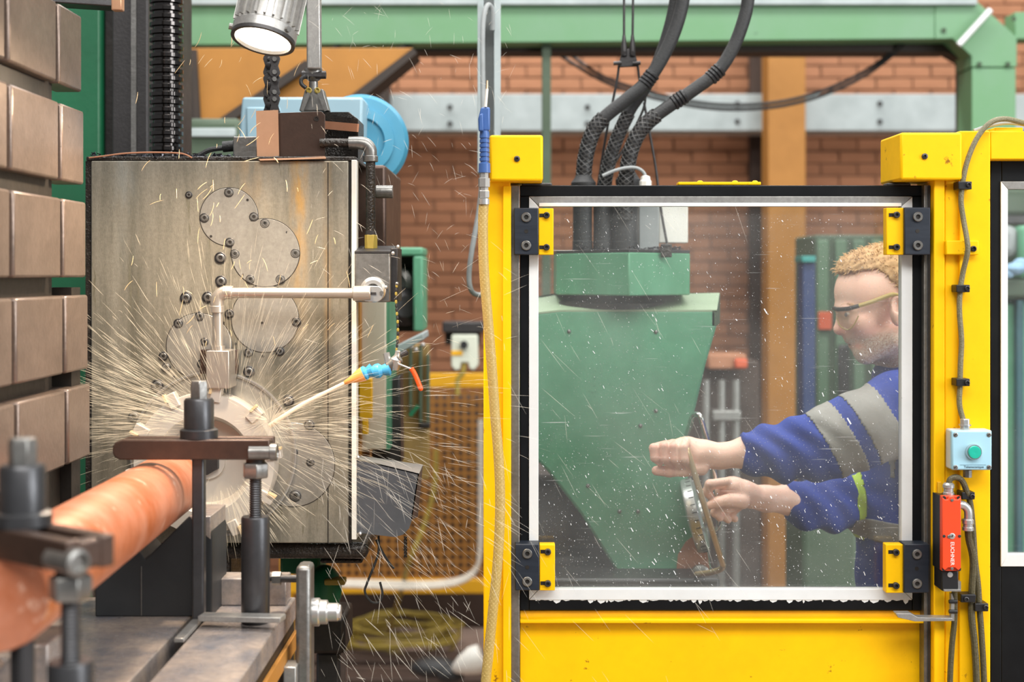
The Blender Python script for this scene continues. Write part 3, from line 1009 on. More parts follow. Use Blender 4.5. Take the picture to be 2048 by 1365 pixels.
# coolant pipe on the face
cp = thing('coolant_pipe', P(437, 778, 2.44), 'nickel coolant pipe with elbow running across the milling head to the spindle block', 'pipe')
PD = 2.44
MB().cyl(P(452, 586, PD), P(722, 587, PD), S(10.5, PD), n=20).build('cross_tube', 'pipe_nickel', cp)
MB().cyl(P(446, 585, PD), P(466, 585.5, PD), S(13.5, PD), n=20).build('socket', 'pipe_nickel', cp, bevel=0.001)
MB().cyl(P(706, 587, PD), P(742, 587, PD), S(15, PD), n=20).build('collar', 'pipe_nickel', cp, bevel=0.0015)
MB().tube(smooth_path(pp([(462, 585), (448, 586), (437, 594), (434, 606), (434, 620)], PD), 5), [S(13.5, PD)] * 21, 18).build('elbow', 'pipe_nickel', cp)
MB().cyl(P(434, 612, PD), P(434, 626, PD), S(14.5, PD), n=20).build('elbow_socket', 'pipe_nickel', cp, bevel=0.001)
MB().cyl(P(435, 600, PD), P(436, 704, PD), S(10.5, PD), n=18).build('drop_tube', 'pipe_nickel', cp)
MB().cyl(P(436, 692, PD), P(436, 704, PD), S(14, PD), n=18).build('nut', 'pipe_nickel', cp)
MB().rect(412, 702, 458, 778, 2.425, 0.065).build('spindle_block', 'pipe_nickel', cp, bevel=0.0015)
MB().rect(400, 700, 474, 748, 2.482, 0.018).build('mount_plate', 'brown_plate', cp, bevel=0.001)
# swivel
sw = P(741, 580, 2.435)
MB().lathe(P(748, 580, 2.47), (0, -1, 0), [(S(26, PD), 0), (S(26, PD), 0.016), (S(20, PD), 0.02), (S(13, PD), 0.02), (S(13, PD), 0)], 30).build('swivel_ring', 'bright_steel', cp)
sp = []
for i in range(20):
    q = 2 * PI * i / 20
    cxp = 752 if math.cos(q) > 0 else 736
    sp.append(P(cxp + 15 * math.cos(q), 588 + 16 * math.sin(q), 2.435))
MB().prism(sp, (0, 0.012, 0)).build('swivel_cap', 'bright_steel', cp, bevel=0.0008)
MB().rect(737, 585, 752, 590, 2.4335, 0.003).build('key_slot', 'dark_steel', cp)
MB().cyl(P(763, 586, 2.44), P(763, 586, 2.432), S(4, 2.43), n=12).build('cap_screw', 'steel', cp)

# junction valve box at the right of the head
vb = thing('valve_box', P(752, 605, 2.5), 'oily square steel junction box right of the milling head', 'valve box')
MB().rect(709, 503, 781, 605, 2.46, 0.1).build('body', 'steel', vb, bevel=0.003)
MB().rect(781, 496, 796, 604, 2.475, 0.085).build('cover_plate', 'dark_steel', vb, bevel=0.002)
MB().prism([P(709, 503, 2.46), P(781, 503, 2.46), P(793, 492, 2.56), P(722, 492, 2.56)], (0, 0, -0.004)).build('lid', 'dark_steel', vb)
for px, py in ((786, 507), (796, 494), (772, 575)):
    MB().ball(P(px, py, 2.455), S(4, 2.455), 10).build('cap_screw', 'bright_steel', vb)
MB().cyl(P(742, 498, 2.52), P(742, 470, 2.52), S(13, 2.52), n=6).build('pipe_nut', 'yellow_olive', vb, bevel=0.001)
MB().cyl(P(742, 478, 2.52), P(742, 462, 2.52), S(11, 2.52), n=20).build('gland', 'dark_steel', vb)

# oily riser pipe with cast elbow
rp_ = thing('riser_pipe', P(742, 470, 2.52), 'oily black riser pipe with cast elbow above the junction box', 'pipe')
MB().cyl(P(742, 472, 2.52), P(741, 318, 2.52), S(9.5, 2.52), n=18).build('riser', 'oily_black', rp_)
MB().tube(smooth_path(pp([(698, 286), (718, 286), (732, 289), (740, 299), (741, 312), (741, 322)], 2.52), 5), S(13, 2.52), 18).build('elbow', 'steel', rp_)
MB().cyl(P(741, 312, 2.52), P(741, 324, 2.52), S(15, 2.52), n=20).build('socket', 'steel', rp_, bevel=0.001)
MB().cyl(P(640, 286, 2.52), P(704, 286, 2.52), S(9, 2.52), n=16).build('feed_tube', 'oily_black', rp_)
MB().cyl(P(752, 384, 2.62), P(786, 384, 2.62), S(13, 2.62), n=18).build('side_plug', 'steel', rp_, bevel=0.001)

# things on top of the head
t = thing('terminal_box', P(690, 320, 2.6), 'black oily terminal box carrying the lamp bracket', 'box')
MB().rect(640, 224, 700, 330, 2.6, 0.12).build('case', 'oily_black', t, bevel=0.002)
MB().prism([P(640, 224, 2.6), P(697, 224, 2.6), P(716, 238, 2.54), P(716, 318, 2.54), P(697, 318, 2.6), P(640, 318, 2.6)], (0, 0.1, 0)).build('side_cover', 'oily_black', t, bevel=0.001)
MB().bar(P(648, 250, 2.592), P(716, 256, 2.535), 0.004, S(16, 2.58)).build('red_band', 'rust', t)
t = thing('copper_shim', P(534, 317, 2.5), 'upright pale copper sheet bent at the foot on the milling head', 'sheet')
MB().prism(pp([(512, 222), (556, 220), (558, 312), (514, 316)], 2.515), (0, 0.002, 0)).build('upright', 'copper_sheet', t)
MB().prism([P(514, 316, 2.515), P(650, 312, 2.515), P(652, 316, 2.49), P(520, 320, 2.49)], (0, 0, -0.0015)).build('foot_flange', 'copper_sheet', t)
t = thing('brown_guard_plate', P(602, 314, 2.53), 'upright dark brown steel plate with clipped corner and one hole', 'plate')
MB().prism(pp([(556, 226), (643, 223), (650, 230), (650, 312), (556, 314)], 2.525), (0, 0.003, 0)).build('plate', 'brown_plate', t, bevel=0.0006)
MB().lathe(P(633, 238, 2.525), (0, -1, 0), [(S(5, 2.5), 0), (S(5, 2.5), 0.0012), (S(3.2, 2.5), 0.0012), (S(2.6, 2.5), 0.0002), (0, 0.0002)], 18).build('hole', 'slot_dark', t)
t = thing('limit_block', P(490, 317, 2.56), 'small grey block with black gland on top of the head', 'block')
MB().rect(466, 273, 514, 317, 2.56, 0.06).build('block', 'steel', t, bevel=0.002)
MB().cyl(P(468, 292, 2.58), P(446, 294, 2.58), S(11, 2.58), n=14).build('gland', 'rubber_black', t)
MB().tube(smooth_path(pp([(448, 296), (420, 300), (400, 310), (385, 316)], 2.58), 4), S(5, 2.58), 8).build('lead', 'rubber_black', t)

# roller chain
rc = thing('roller_chain', P(546, 222, 2.62), 'short dark roller chain hanging behind the copper sheet', 'chain')


def link_poly(xc, ya, yb, r, waist, d):
    out = []
    for q in np.linspace(PI, 2 * PI, 9):
        out.append(P(xc + r * math.cos(q), ya + r * math.sin(q), d))
    out.append(P(xc + waist, (ya + yb) / 2, d))
    for q in np.linspace(0, PI, 9):
        out.append(P(xc + r * math.cos(q), yb + r * math.sin(q), d))
    out.append(P(xc - waist, (ya + yb) / 2, d))
    return out


yy = 118
k = 0
while yy < 224:
    for xo, dq in ((549, 2.60 if k % 2 == 0 else 2.606), (537, 2.66 if k % 2 == 0 else 2.654)):
        MB().prism(link_poly(xo, yy, yy + 26, 11, 7, dq), (0, 0.004, 0)).build('link_plate', 'dark_steel', rc, bevel=0.0006)
    for q in (yy, yy + 26):
        MB().cyl(P(549, q, 2.595), P(537, q, 2.668), S(4.5, 2.62), n=12).build('pin', 'steel', rc)
    MB().cyl(P(548, yy + 13, 2.61), P(538, yy + 13, 2.655), S(8, 2.62), n=12).build('roller', 'dark_steel', rc)
    yy += 40
    k += 1

# work lamp
wl = thing('work_lamp', P(628, 222, 2.6), 'lit ribbed aluminium work lamp on a jointed arm above the milling head', 'lamp')
MB().prism(pp([(610, 178), (646, 178), (658, 222), (598, 222)], 2.6), (0, 0.03, 0)).build('bracket', 'steel', wl, bevel=0.002)
for x0 in (604, 652):
    MB().bar(P(x0, 222, 2.59), P(618 if x0 < 620 else 638, 186, 2.59), 0.004, 0.006).build('bracket_rib', 'steel', wl)
for px in (618, 635):
    MB().lathe(P(px, 181, 2.6), (0, -1, 0), [(S(6, 2.6), 0), (S(6, 2.6), .003), (S(4, 2.6), .004), (S(3, 2.6), .001), (0, .001)], 14).build('bracket_screw', 'yellow_olive', wl)
MB().cyl(P(627, 180, 2.61), P(627, 164, 2.61), S(9, 2.6), n=16).build('neck', 'steel', wl)
MB().lathe(P(627, 163, 2.61), (0, 0, 1), [(S(8, 2.6), 0), (S(17, 2.6), .006), (S(19, 2.6), .018), (S(17, 2.6), .024)], 16).build('joint', 'steel', wl)
MB().cyl(P(604, 150, 2.6), P(652, 150, 2.6), S(8, 2.6), n=6).build('joint_bolt', 'dark_steel', wl)
MB().prism(pp([(612, -40), (640, -40), (641, 138), (613, 138)], 2.585), (0, 0.022, 0)).build('arm', 'aluminium', wl, bevel=0.003)
MB().tube(smooth_path(pp([(612, 176), (603, 168), (603, 158), (612, 152)], 2.59), 4), S(4, 2.6), 8).build('arm_cable', 'rubber_black', wl)
LD = 2.25
lc = P(527, 76, LD)
lax = Vector((-0.16, -0.29, -0.95)).normalized()   # direction the lens faces
rl = S(61, LD)
lbody = MB().lathe(lc, -lax, [(rl * .2, 0.03), (rl * .93, 0.008), (rl * .94, 0.0), (rl * 1.06, 0.0), (rl * 1.06, 0.014), (rl * 0.98, 0.018), (rl * .97, 0.12), (rl * .8, 0.15), (rl * .3, 0.16), (0, 0.16)], 40).build('lamp_body', 'aluminium', wl, smooth=30)
MB().lathe(lc, lax, [(rl * 1.06, 0.0), (rl * 1.06, 0.006), (rl * .93, 0.006), (rl * .93, 0.0)], 40, closed=True).build('lens_ring', 'dark_steel', lbody)
MB().lathe(lc, lax, [(rl * .92, -.006), (rl * .92, 0.0), (rl * .5, 0.003), (0, 0.004)], 40).build('lens', 'lamp_glow', lbody)
uu = lax.orthogonal().normalized(); vv = lax.cross(uu)
for k in range(22):
    q = 2 * PI * k / 22
    ra = uu * math.cos(q) + vv * math.sin(q)
    pa = lc + ra * rl * 1.0 - lax * 0.02
    MB().bar(pa, pa - lax * 0.098, 0.0035, 0.009, up=ra).build('cooling_rib', 'aluminium', lbody)
for q in (0.6, 2.7, 4.6):
    ra = uu * math.cos(q) + vv * math.sin(q)
    MB().cyl(lc + ra * rl * 1.0 + lax * -.006, lc + ra * rl * 1.16 + lax * -.006, 0.005, n=8).build('clip_screw', 'steel', lbody)
ld = bpy.data.lights.new('work_lamp_bulb', 'SPOT')
ld.energy = 30
ld.color = (1.0, 0.78, 0.55)
ld.spot_size = math.radians(150)
ld.spot_blend = 0.6
ld.shadow_soft_size = 0.04
lo = bpy.data.objects.new('work_lamp_bulb', ld)
COL.objects.link(lo)
lo.parent = wl
lo.location = (lc + lax * 0.012) - wl.location
lo.rotation_euler = (lax).to_track_quat('-Z', 'Y').to_euler()

# blue motor behind
bm_ = thing('blue_motor', P(640, 340, 3.15), 'light blue motor with square housing and round ribbed end drum', 'motor')
MB().prism(pp([(484, 194), (726, 194), (722, 345), (470, 345)], 3.1), (0, 0.22, 0)).build('housing', 'motor_blue', bm_, bevel=0.006)
MB().rect(492, 214, 560, 300, 3.096, 0.01).build('cover_plate', 'motor_blue', bm_, bevel=0.004)
dc = P(722, 284, 3.22)
dax = Vector((0.16, -1, 0.02))
rd = S(92, 3.22)
MB().lathe(dc, dax, [(rd, -0.10), (rd * 1.04, -0.09), (rd * 1.04, 0.0), (rd * .95, 0.012), (rd * .72, 0.014), (rd * .70, 0.026), (rd * .5, 0.028), (rd * .48, 0.02), (0, 0.02)], 56).build('end_drum', 'drum_blue', bm_, smooth=30)
MB().lathe(dc, dax, [(rd * .94, -0.12), (rd * .98, -0.1), (rd * .98, -0.16), (rd * .8, -0.17)], 48).build('rear_cowl', 'motor_blue', bm_)
MB().cyl(P(742, 384, 3.0), P(770, 384, 3.0), S(12, 3)).build('terminal', 'dark_steel', bm_)

# sheet metal scoop right of the head, below
sc_ = thing('chip_scoop', P(775, 1075, 2.5), 'grey folded sheet metal chip guard bolted at the lower right of the head', 'guard')
fp = [(714, 918), (838, 948), (824, 1040), (818, 1058), (806, 1070), (790, 1075), (714, 1066)]
MB().prism(pp(fp, 2.5), (0, 0.003, 0)).build('front_sheet', mat('sheet_dark', (126, 130, 136), 0.3, 0.7, (92, 94, 100), 9, 0.7), sc_)
MB().prism([P(714, 918, 2.5), P(838, 948, 2.5), P(846, 930, 2.62), P(722, 912, 2.62)], (0, 0, -0.002)).build('top_fold', 'aluminium', sc_)
MB().prism([P(838, 948, 2.5), P(824, 1040, 2.5), P(836, 1034, 2.62), P(846, 930, 2.62)], (-0.002, 0, 0)).build('side_fold', MATS['sheet_dark'], sc_)
for px, py in ((716, 915), (720, 1068)):
    MB().ball(P(px, py, 2.495), S(4, 2.5), 8).build('rivet', 'bright_steel', sc_)
tag(MB().tube(smooth_path(pp([(757, 1072), (756, 1110), (735, 1165), (730, 1185), (742, 1204), (758, 1205), (765, 1190), (760, 1165)], 2.52), 6), S(2.4, 2.5), 6).build('wire_loop', 'rubber_black'), 'thin black wire loop hanging below the milling head', 'wire')
tag(MB().tube(smooth_path(pp([(752, 1080), (765, 1105), (778, 1126), (788, 1138)], 2.53), 5), S(2.4, 2.5), 6).build('wire_end', 'rubber_black'), 'short black wire end sticking out below the chip guard', 'wire')
tw = MB()
for s in (0, PI):
    tw.tube([P(811 + 2.2 * math.cos(i * .8 + s), 1074 + i * 1.7, 2.52 + .002 * math.sin(i * .8 + s)) for i in range(25)], S(1.6, 2.5), 5)
tag(tw.build('twisted_wire', 'rubber_black'), 'short twisted dark wire dangling from the chip guard', 'wire')

# machine parts behind the head on the right
t = thing('head_slide', (P(740, 0, 3.1).x, 3.1, 0), 'cream and yellow vertical slide panel behind the junction box', 'machine panel')
MB().rect(700, 596, 722, 1092, 3.2, 0.2).build('yellow_strip', 'ochre', t, bevel=0.003)
MB().rect(722, 596, 772, 900, 3.22, 0.2).build('cream_panel', 'cream_panel', t, bevel=0.003)
MB().rect(772, 596, 779, 900, 3.23, 0.2).build('green_edge', 'machine_green', t)
MB().rect(718, 758, 744, 838, 3.17, 0.02).build('warning_plate', 'fence_yellow', t, bevel=0.002)
MB().rect(724, 836, 736, 870, 3.17, 0.02).build('warning_tail', 'fence_yellow', t, bevel=0.002)
MB().prism(pp([(752, 770), (800, 752), (802, 930), (742, 930)], 3.3), (0, 0.1, 0)).build('strut', 'dark_steel', t, bevel=0.004)
MB().prism(pp([(770, 704), (846, 666), (848, 680), (772, 722)], 3.4), (0, 0.2, 0)).build('shelf_edge', 'grey_beam', t, bevel=0.003)
t = thing('cable_guide', P(800, 915, 4.2), 'ochre cable guide plate with dark green slotted loops', 'cable guide')
MB().bar(P(774, 720, 3.38), P(776, 720, 4.3), 0.02, 0.03).build('mount_arm', 'slot_dark', t)
MB().rect(770, 690, 858, 960, 4.25, 0.05).build('plate', mat('guide_olive', (146, 118, 62), 0.6, 0, (112, 92, 52), 9, 0.8, stretch=(3, 1, .4)), t, bevel=0.004)
for px in (818, 838, 853):
    y1 = 850 if px > 830 else 830
    MB().rect(px, 690 + (20 if px == 853 else 0), px + 6, y1, 4.22, 0.02).build('slot_bar', 'olive_green', t, bevel=0.002)
MB().rect(838, 846, 860, 858, 4.215, 0.025).build('slot_foot', 'slot_dark', t, bevel=0.004)
MB().bar(P(820, 832, 4.21), P(836, 812, 4.21), 0.012, 0.012).build('slot_link', 'deep_green', t)
for px, py in ((822, 694), (832, 700), (846, 690)):
    MB().ball(P(px, py, 4.2), 0.007, 8).build('rivet', 'bright_steel', t)
t = thing('green_motor_frame', P(820, 665, 3.9), 'green frame with black opening and grey motor inside', 'motor frame')
MB().bar(P(778, 640, 3.35), P(780, 642, 4.06), 0.02, 0.03).build('mount_arm', 'slot_dark', t)
MB().rect(770, 495, 846, 512, 3.9, 0.2).build('top_bar', 'machine_green', t, bevel=0.006)
MB().rect(826, 512, 846, 664, 3.9, 0.2).build('side_bar', 'machine_green', t, bevel=0.006)
MB().rect(776, 512, 828, 664, 4.04, 0.05).build('opening', 'slot_dark', t)
MB().lathe(P(806, 568, 4.03), (-0.3, -1, 0), [(0.05, 0), (0.05, .06), (0.036, .07), (0.034, .05), (0, .05)], 24).build('motor_end', 'steel', t)
MB().lathe(P(796, 612, 4.03), (0.3, -1, 0), [(0.055, 0), (0.055, .08), (0.03, .1), (0, .1)], 24).build('motor_case', 'dark_steel', t)

# coolant nozzle with ball valve
nz = thing('coolant_nozzle', P(770, 745, 2.44), 'blue and orange jointed coolant nozzle with orange handled ball valve', 'nozzle')
ND = 2.42
MB().lathe(P(690, 766, ND), (P(728, 748, ND) - P(690, 766, ND)), [(S(2.5, ND), -0.002), (S(4.5, ND), 0), (S(7, ND), 0.012), (S(13, ND), 0.026), (S(15, ND), 0.035), (S(12, ND), 0.036)], 20).build('orange_tip', 'nozzle_orange', nz)
for (x0, y0, x1, y1) in ((722, 750, 746, 740), (744, 744, 782, 738)):
    ax_ = P(x1, y1, ND) - P(x0, y0, ND)
    l = ax_.length
    MB().lathe(P(x0, y0, ND), ax_, [(S(10, ND), 0), (S(14.5, ND), l * .2), (S(15, ND), l * .38), (S(10, ND), l * .55), (S(12, ND), l * .72), (S(14, ND), l * .92), (S(9, ND), l)], 20).build('blue_segment', 'nozzle_blue', nz)
MB().cyl(P(776, 734, ND), P(800, 716, ND), S(11, ND), n=16).build('valve_body', 'steel', nz, bevel=0.001)
MB().cyl(P(772, 706, ND), P(780, 740, ND), S(7, ND), n=6).build('valve_nut', 'bright_steel', nz)
MB().lathe(P(792, 725, ND), (0.2, -.2, 1), [(S(10, ND), -0.012), (S(12, ND), -.006), (S(12, ND), .006), (S(6, ND), .012), (S(5, ND), .02)], 12).build('valve_stem', 'bright_steel', nz)
MB().bar(P(796, 728, ND - .01), P(824, 739, ND - .012), 0.007, 0.003).build('lever', 'bright_steel', nz, bevel=0.001)
MB().tube(smooth_path(pp([(822, 737), (829, 748), (836, 764), (843, 782)], ND - .012), 4), [S(5, ND)] * 12 + [S(3, ND)], 10).build('lever_grip', 'handle_orange', nz)
MB().cyl(P(796, 714, ND), P(812, 706, ND + .02), S(6, ND), n=10).build('inlet', 'dark_steel', nz)
kc = thing('bead_chain', P(794, 730, 2.44), 'thin ball chain hanging from the junction box to the nozzle valve', 'chain')
yv = 572
xs = 0
while yv < 726:
    MB().ball(P(794 + 2 * math.sin(yv * .05), yv, 2.44), S(2.8, 2.44), 8, (1, 1, 1.6)).build('bead', 'yellow_olive' if int(yv / 9) % 2 else 'dark_steel', kc)
    yv += 8
MB().ball(P(794, 568, 2.44), S(4, 2.44), 10).build('anchor', 'steel', kc)

# green valve body under the table end
t = thing('green_pump', P(650, 1300, 2.75), 'dark green pump body low behind the table stop', 'pump')
MB().ball(P(648, 1180, 2.78), S(40, 2.78), 20, (0.9, 1, 1.25)).build('body', 'deep_green', t)
MB().rect(600, 1100, 640, 1220, 2.85, 0.1).build('flange', 'deep_green', t, bevel=0.006)
MB().rect(560, 1110, 612, 1150, 2.9, 0.1).build('pipe_block', 'deep_green', t, bevel=0.006)
MB().rect(618, 1236, 690, 1310, 2.76, 0.14).build('foot', 'slot_dark', t, bevel=0.008)
MB().rect(632, 1306, 680, 1400, 2.8, 0.1, zlow=0).build('stand', 'dark_steel', t, bevel=0.006)
MB().rect(648, 1160, 690, 1172, 2.74, 0.03).build('pipe_stub', 'yellow_olive', t, bevel=0.003)

# ================================================================== machine table, clamps and work piece
TZ = H - 0.51
tb = thing('machine_table', (-0.6, 1.6, 0), 'steel T-slotted machine table carrying the clamps and the copper bar', 'table')
MB().box((-0.95, 0.7, TZ - 0.035), (-0.480, 2.25, TZ)).build('table_strip', 'table_steel', tb, bevel=0.002)
MB().box((-0.454, 0.7, TZ - 0.035), (-0.342, 2.25, TZ)).build('table_strip', 'table_steel', tb, bevel=0.002)
MB().box((-0.95, 0.7, TZ - 0.13), (-0.344, 2.248, TZ - 0.035)).build('table_body', 'slot_dark', tb, bevel=0.003)
MB().box((-0.343, 0.7, TZ - 0.075), (-0.337, 2.24, TZ - 0.05)).build('side_rail', 'ochre', tb)
MB().box((-0.9, 0.8, 0), (-0.40, 2.15, TZ - 0.13)).build('pedestal', 'deep_green', tb, bevel=0.01)


def dup(root, loc, rotz, label):
    r = root.copy()
    COL.objects.link(r)
    r.location = loc
    r.rotation_euler = (0, 0, rotz)
    r['label'] = label
    for ch in list(root.children):
        c = ch.copy()
        COL.objects.link(c)
        c.parent = r
    return r


CD = 2.07
stud_xy = (P(398, 0, CD + .02).x, CD + .02)
st = thing('clamp_stud', (stud_xy[0], stud_xy[1], TZ), 'tall clamp stud with heavy flange nut in front of the cutter', 'stud', 'clamp studs on the table')


def zc(y, d=CD + .02):
    return H + (CY - y) * d / F


sx, sy = stud_xy
MB().box((sx - 0.009, sy - 0.009, TZ), (sx + 0.009, sy + 0.009, zc(872))).build('rod', 'black_oxide', st, bevel=0.003)
MB().lathe((sx, sy, zc(876)), (0, 0, 1), [(.0275, 0), (.0275, zc(860) - zc(876)), (.024, zc(857) - zc(876))], 30).build('washer', 'black_oxide', st)
MB().lathe((sx, sy, zc(860)), (0, 0, 1), [(.0218, 0), (.0218, zc(802) - zc(860)), (.0195, zc(797) - zc(860))], 30).build('sleeve_nut', 'black_oxide', st)
MB().lathe((sx, sy, zc(800)), (0, 0, 1), [(.0135, 0), (.0138, zc(770) - zc(800)), (.012, zc(762) - zc(800))], 6).build('stud_top', 'steel', st, bevel=0.001)
jx = sx + 0.084
jy = sy - 0.005
jk = thing('screw_jack', (jx, jy, TZ), 'black cylindrical screw jack carrying the end of the strap clamp', 'jack', 'screw jacks on the table')
MB().lathe((jx, jy, TZ), (0, 0, 1), [(.0195, 0), (.0208, .002), (.0208, zc(1036) - TZ), (.0195, zc(1032) - TZ), (.009, zc(1032) - TZ)], 30).build('body', 'black_oxide', jk)
pr = []
h0 = zc(1034)
hh = 0
while hh < zc(950) - h0:
    pr += [(.0078, hh), (.0092, hh + .0012), (.0092, hh + .002), (.0078, hh + .003)]
    hh += .0034
MB().lathe((jx, jy, h0), (0, 0, 1), pr, 16).build('screw', 'black_oxide', jk, smooth=60)
MB().lathe((jx, jy, zc(955)), (0, 0, 1), [(.0185, 0), (.0198, .002), (.0198, .02), (.018, .0225)], 6).build('hex_head', 'steel', jk, bevel=0.001)
MB().cyl((jx, jy, zc(925)), (jx, jy, zc(914)), .014, n=16).build('pad', 'slot_dark', jk)
sc2 = thing('strap_clamp', (sx - 0.02, sy, zc(916)), 'dark strap clamp bar pressing on the copper bar in front of the cutter', 'clamp', 'strap clamps on the table')
hw = 0.026
bz0, bz1 = zc(916), zc(876)
xl, xr = sx - 0.120, sx + 0.108
for s in (-1, 1):
    poly = [(xl, bz0 + .010), (xl + .003, bz0 + .004), (xl + .010, bz0), (xr, bz0), (xr, bz1), (xl + .014, bz1), (xl + .004, bz1 - .004), (xl, bz1 - .010)]
    y0 = sy - hw if s < 0 else sy + 0.0105
    MB().prism([(q[0], y0, q[1]) for q in poly], (0, hw - .0105, 0)).build('side_bar', 'brown_plate', sc2, bevel=0.002)
MB().box((xl + .01, sy - hw + .002, bz0), (xl + .06, sy + hw - .002, bz1 - .004)).build('nose', 'brown_plate', sc2, bevel=0.003)
MB().box((xr - .02, sy - hw + .002, bz0 + .001), (xr - .001, sy + hw - .002, bz1 - .002)).build('heel', 'brown_plate', sc2, bevel=0.003)
MB().lathe((xr - .03, sy - .02, (bz0 + bz1) / 2 - .004), (1, 0, 0), [(.011, 0), (.011, .03), (.0125, .031), (.0125, .04), (.009, .041), (.008, .036), (0, .036)], 20).build('heel_screw', 'steel', sc2)
# second set, nearer the camera
s2 = (-0.468, 1.36)
ra = math.radians(-38)
dup(st, (s2[0], s2[1], TZ), ra, 'blurred clamp stud at the left edge in the foreground')
dd = Vector((jx - sx, jy - sy))
dup(jk, (s2[0] + dd.x * math.cos(ra) - dd.y * math.sin(ra), s2[1] + dd.x * math.sin(ra) + dd.y * math.cos(ra), TZ), ra, 'blurred screw jack in the lower left foreground corner')
c2l = Vector((-0.02, 0))
dup(sc2, (s2[0] + c2l.x * math.cos(ra), s2[1] + c2l.x * math.sin(ra), zc(916)), ra, 'blurred strap clamp bar at the left edge in the foreground')

# copper bar
A = P(345, 966, 2.3)
B = P(200, 1062, 1.78)
ax = (B - A).normalized()
RB = 0.0515
cb_ = thing('copper_bar', (B.x, B.y, B.z - RB), 'thick round copper bar clamped on the table towards the cutter', 'bar')
MB().lathe(A, ax, [(RB * .0, -.012), (RB * .8, -.012), (RB * .86, -.006), (RB * .86, .018), (RB * .97, .02), (RB, .028), (RB, 0.95), (RB * .95, .96), (0, .96)], 56).build('bar', 'copper_bar', cb_)
MB().lathe(A + ax * 0.004, ax, [(RB * .875, 0), (RB * .875, .012), (RB * .86, .012), (RB * .86, 0)], 48, closed=True).build('turned_groove', 'dark_steel', cb_)

# V block and parallels
vb_ = thing('v_block', (P(300, 0, 2.12).x, 2.16, TZ), 'dark steel V block under the far end of the copper bar', 'v block')
b0 = P(190, 0, 2.12).x; b1 = P(424, 0, 2.12).x; bm = (b0 + b1) / 2 - .012
zt = zc(1034, 2.12); zv = zc(1120, 2.12)
pol = [(b0, TZ), (b1, TZ), (b1, zt - .03), (b1 - .008, zt), (b1 - .035, zt), (bm, zv), (b0 + .02, zt), (b0, zt)]
MB().prism([(q[0], 2.12, q[1]) for q in pol], (0, 0.11, 0)).build('block', 'vblock_dark', vb_, bevel=0.002)
MB().box((P(283, 0, 2.12).x - .0006, 2.1192, TZ + .002), (P(283, 0, 2.12).x + .0006, 2.1215, zv - .01)).build('joint_line', 'steel', vb_)
MB().prism([(b1 - .034, 2.119, zt + .0006), (b1 - .002, 2.119, zt + .0006), (b1 - .002, 2.119, zt - .034), (b1 - .012, 2.119, zt - .026)], (0, .112, 0)).build('ground_shoulder', 'table_steel', vb_, bevel=0.001)
v2 = thing('v_block', (P(60, 0, 1.62).x, 1.62, TZ), 'blurred grey V block at the bottom left corner', 'v block')
b0, b1 = P(-170, 0, 1.6).x, P(96, 0, 1.6).x
bm = (b0 + b1) / 2
zt2 = H + (CY - 1290) * 1.6 / F
pol = [(b0, TZ), (b1, TZ), (b1, zt2), (b1 - .03, zt2), (bm, zt2 - .05), (b0 + .03, zt2), (b0, zt2)]
MB().prism([(q[0], 1.6, q[1]) for q in pol], (0, 0.09, 0)).build('block', 'table_steel', v2, bevel=0.003)
pa = thing('parallel_block', (P(500, 0, 2.2).x, 2.2, TZ), 'ground steel parallel block behind the screw jack', 'block')
MB().rect(412, 1158, 572, 1209, 2.19, 0.05, zlow=TZ).build('block', 'table_steel', pa, bevel=0.002)
fb = MB()
fb.bar(P(402, 1240, 2.06) + Vector((0, 0, .004)), P(566, 1246, 2.04) + Vector((0, 0, .006)), .026, .008)
tag(fb.build('packing_strip', 'aluminium', bevel=0.001), 'thin bright packing strip lying in front of the screw jack foot', 'strip')
fb = MB()
fb.bar((P(405, 0, 2.12).x, 2.10, TZ + .003), (P(405, 0, 2.12).x, 1.97, TZ + .003), .014, .006)
tag(fb.build('slot_cover', 'aluminium', bevel=0.001), 'narrow steel strip beside the clamp stud foot', 'strip')
# side stop
sp_ = thing('side_stop', (P(606, 0, 2.14).x, 2.14, TZ - .2), 'upright grey steel stop bar bolted to the table side', 'stop')
MB().rect(591, 1134, 621, 1480, 2.12, 0.045).build('upright_bar', 'steel', sp_, bevel=0.006)
MB().cyl(P(540, 1158, 2.15), P(594, 1158, 2.15), S(8, 2.15), n=14).build('stop_screw', 'dark_steel', sp_)
MB().cyl(P(545, 1158, 2.15), P(562, 1158, 2.15), S(14, 2.15), n=6).build('lock_nut', 'steel', sp_)
MB().lathe(P(620, 1225, 2.15), (1, 0, 0), [(S(27, 2.15), 0), (S(28, 2.15), .004), (S(28, 2.15), .014), (S(24, 2.15), .016), (S(24, 2.15), .026), (S(18, 2.15), .028), (S(18, 2.15), .042), (S(15, 2.15), .045)], 24).build('washers', 'bright_steel', sp_)
MB().cyl(P(655, 1226, 2.15), P(682, 1226, 2.15), S(16, 2.15), n=6).build('hex_bolt', 'bright_steel', sp_, bevel=0.001)
MB().rect(566, 1335, 592, 1480, 2.10, 0.04).build('side_bracket', 'aluminium', sp_, bevel=0.002)

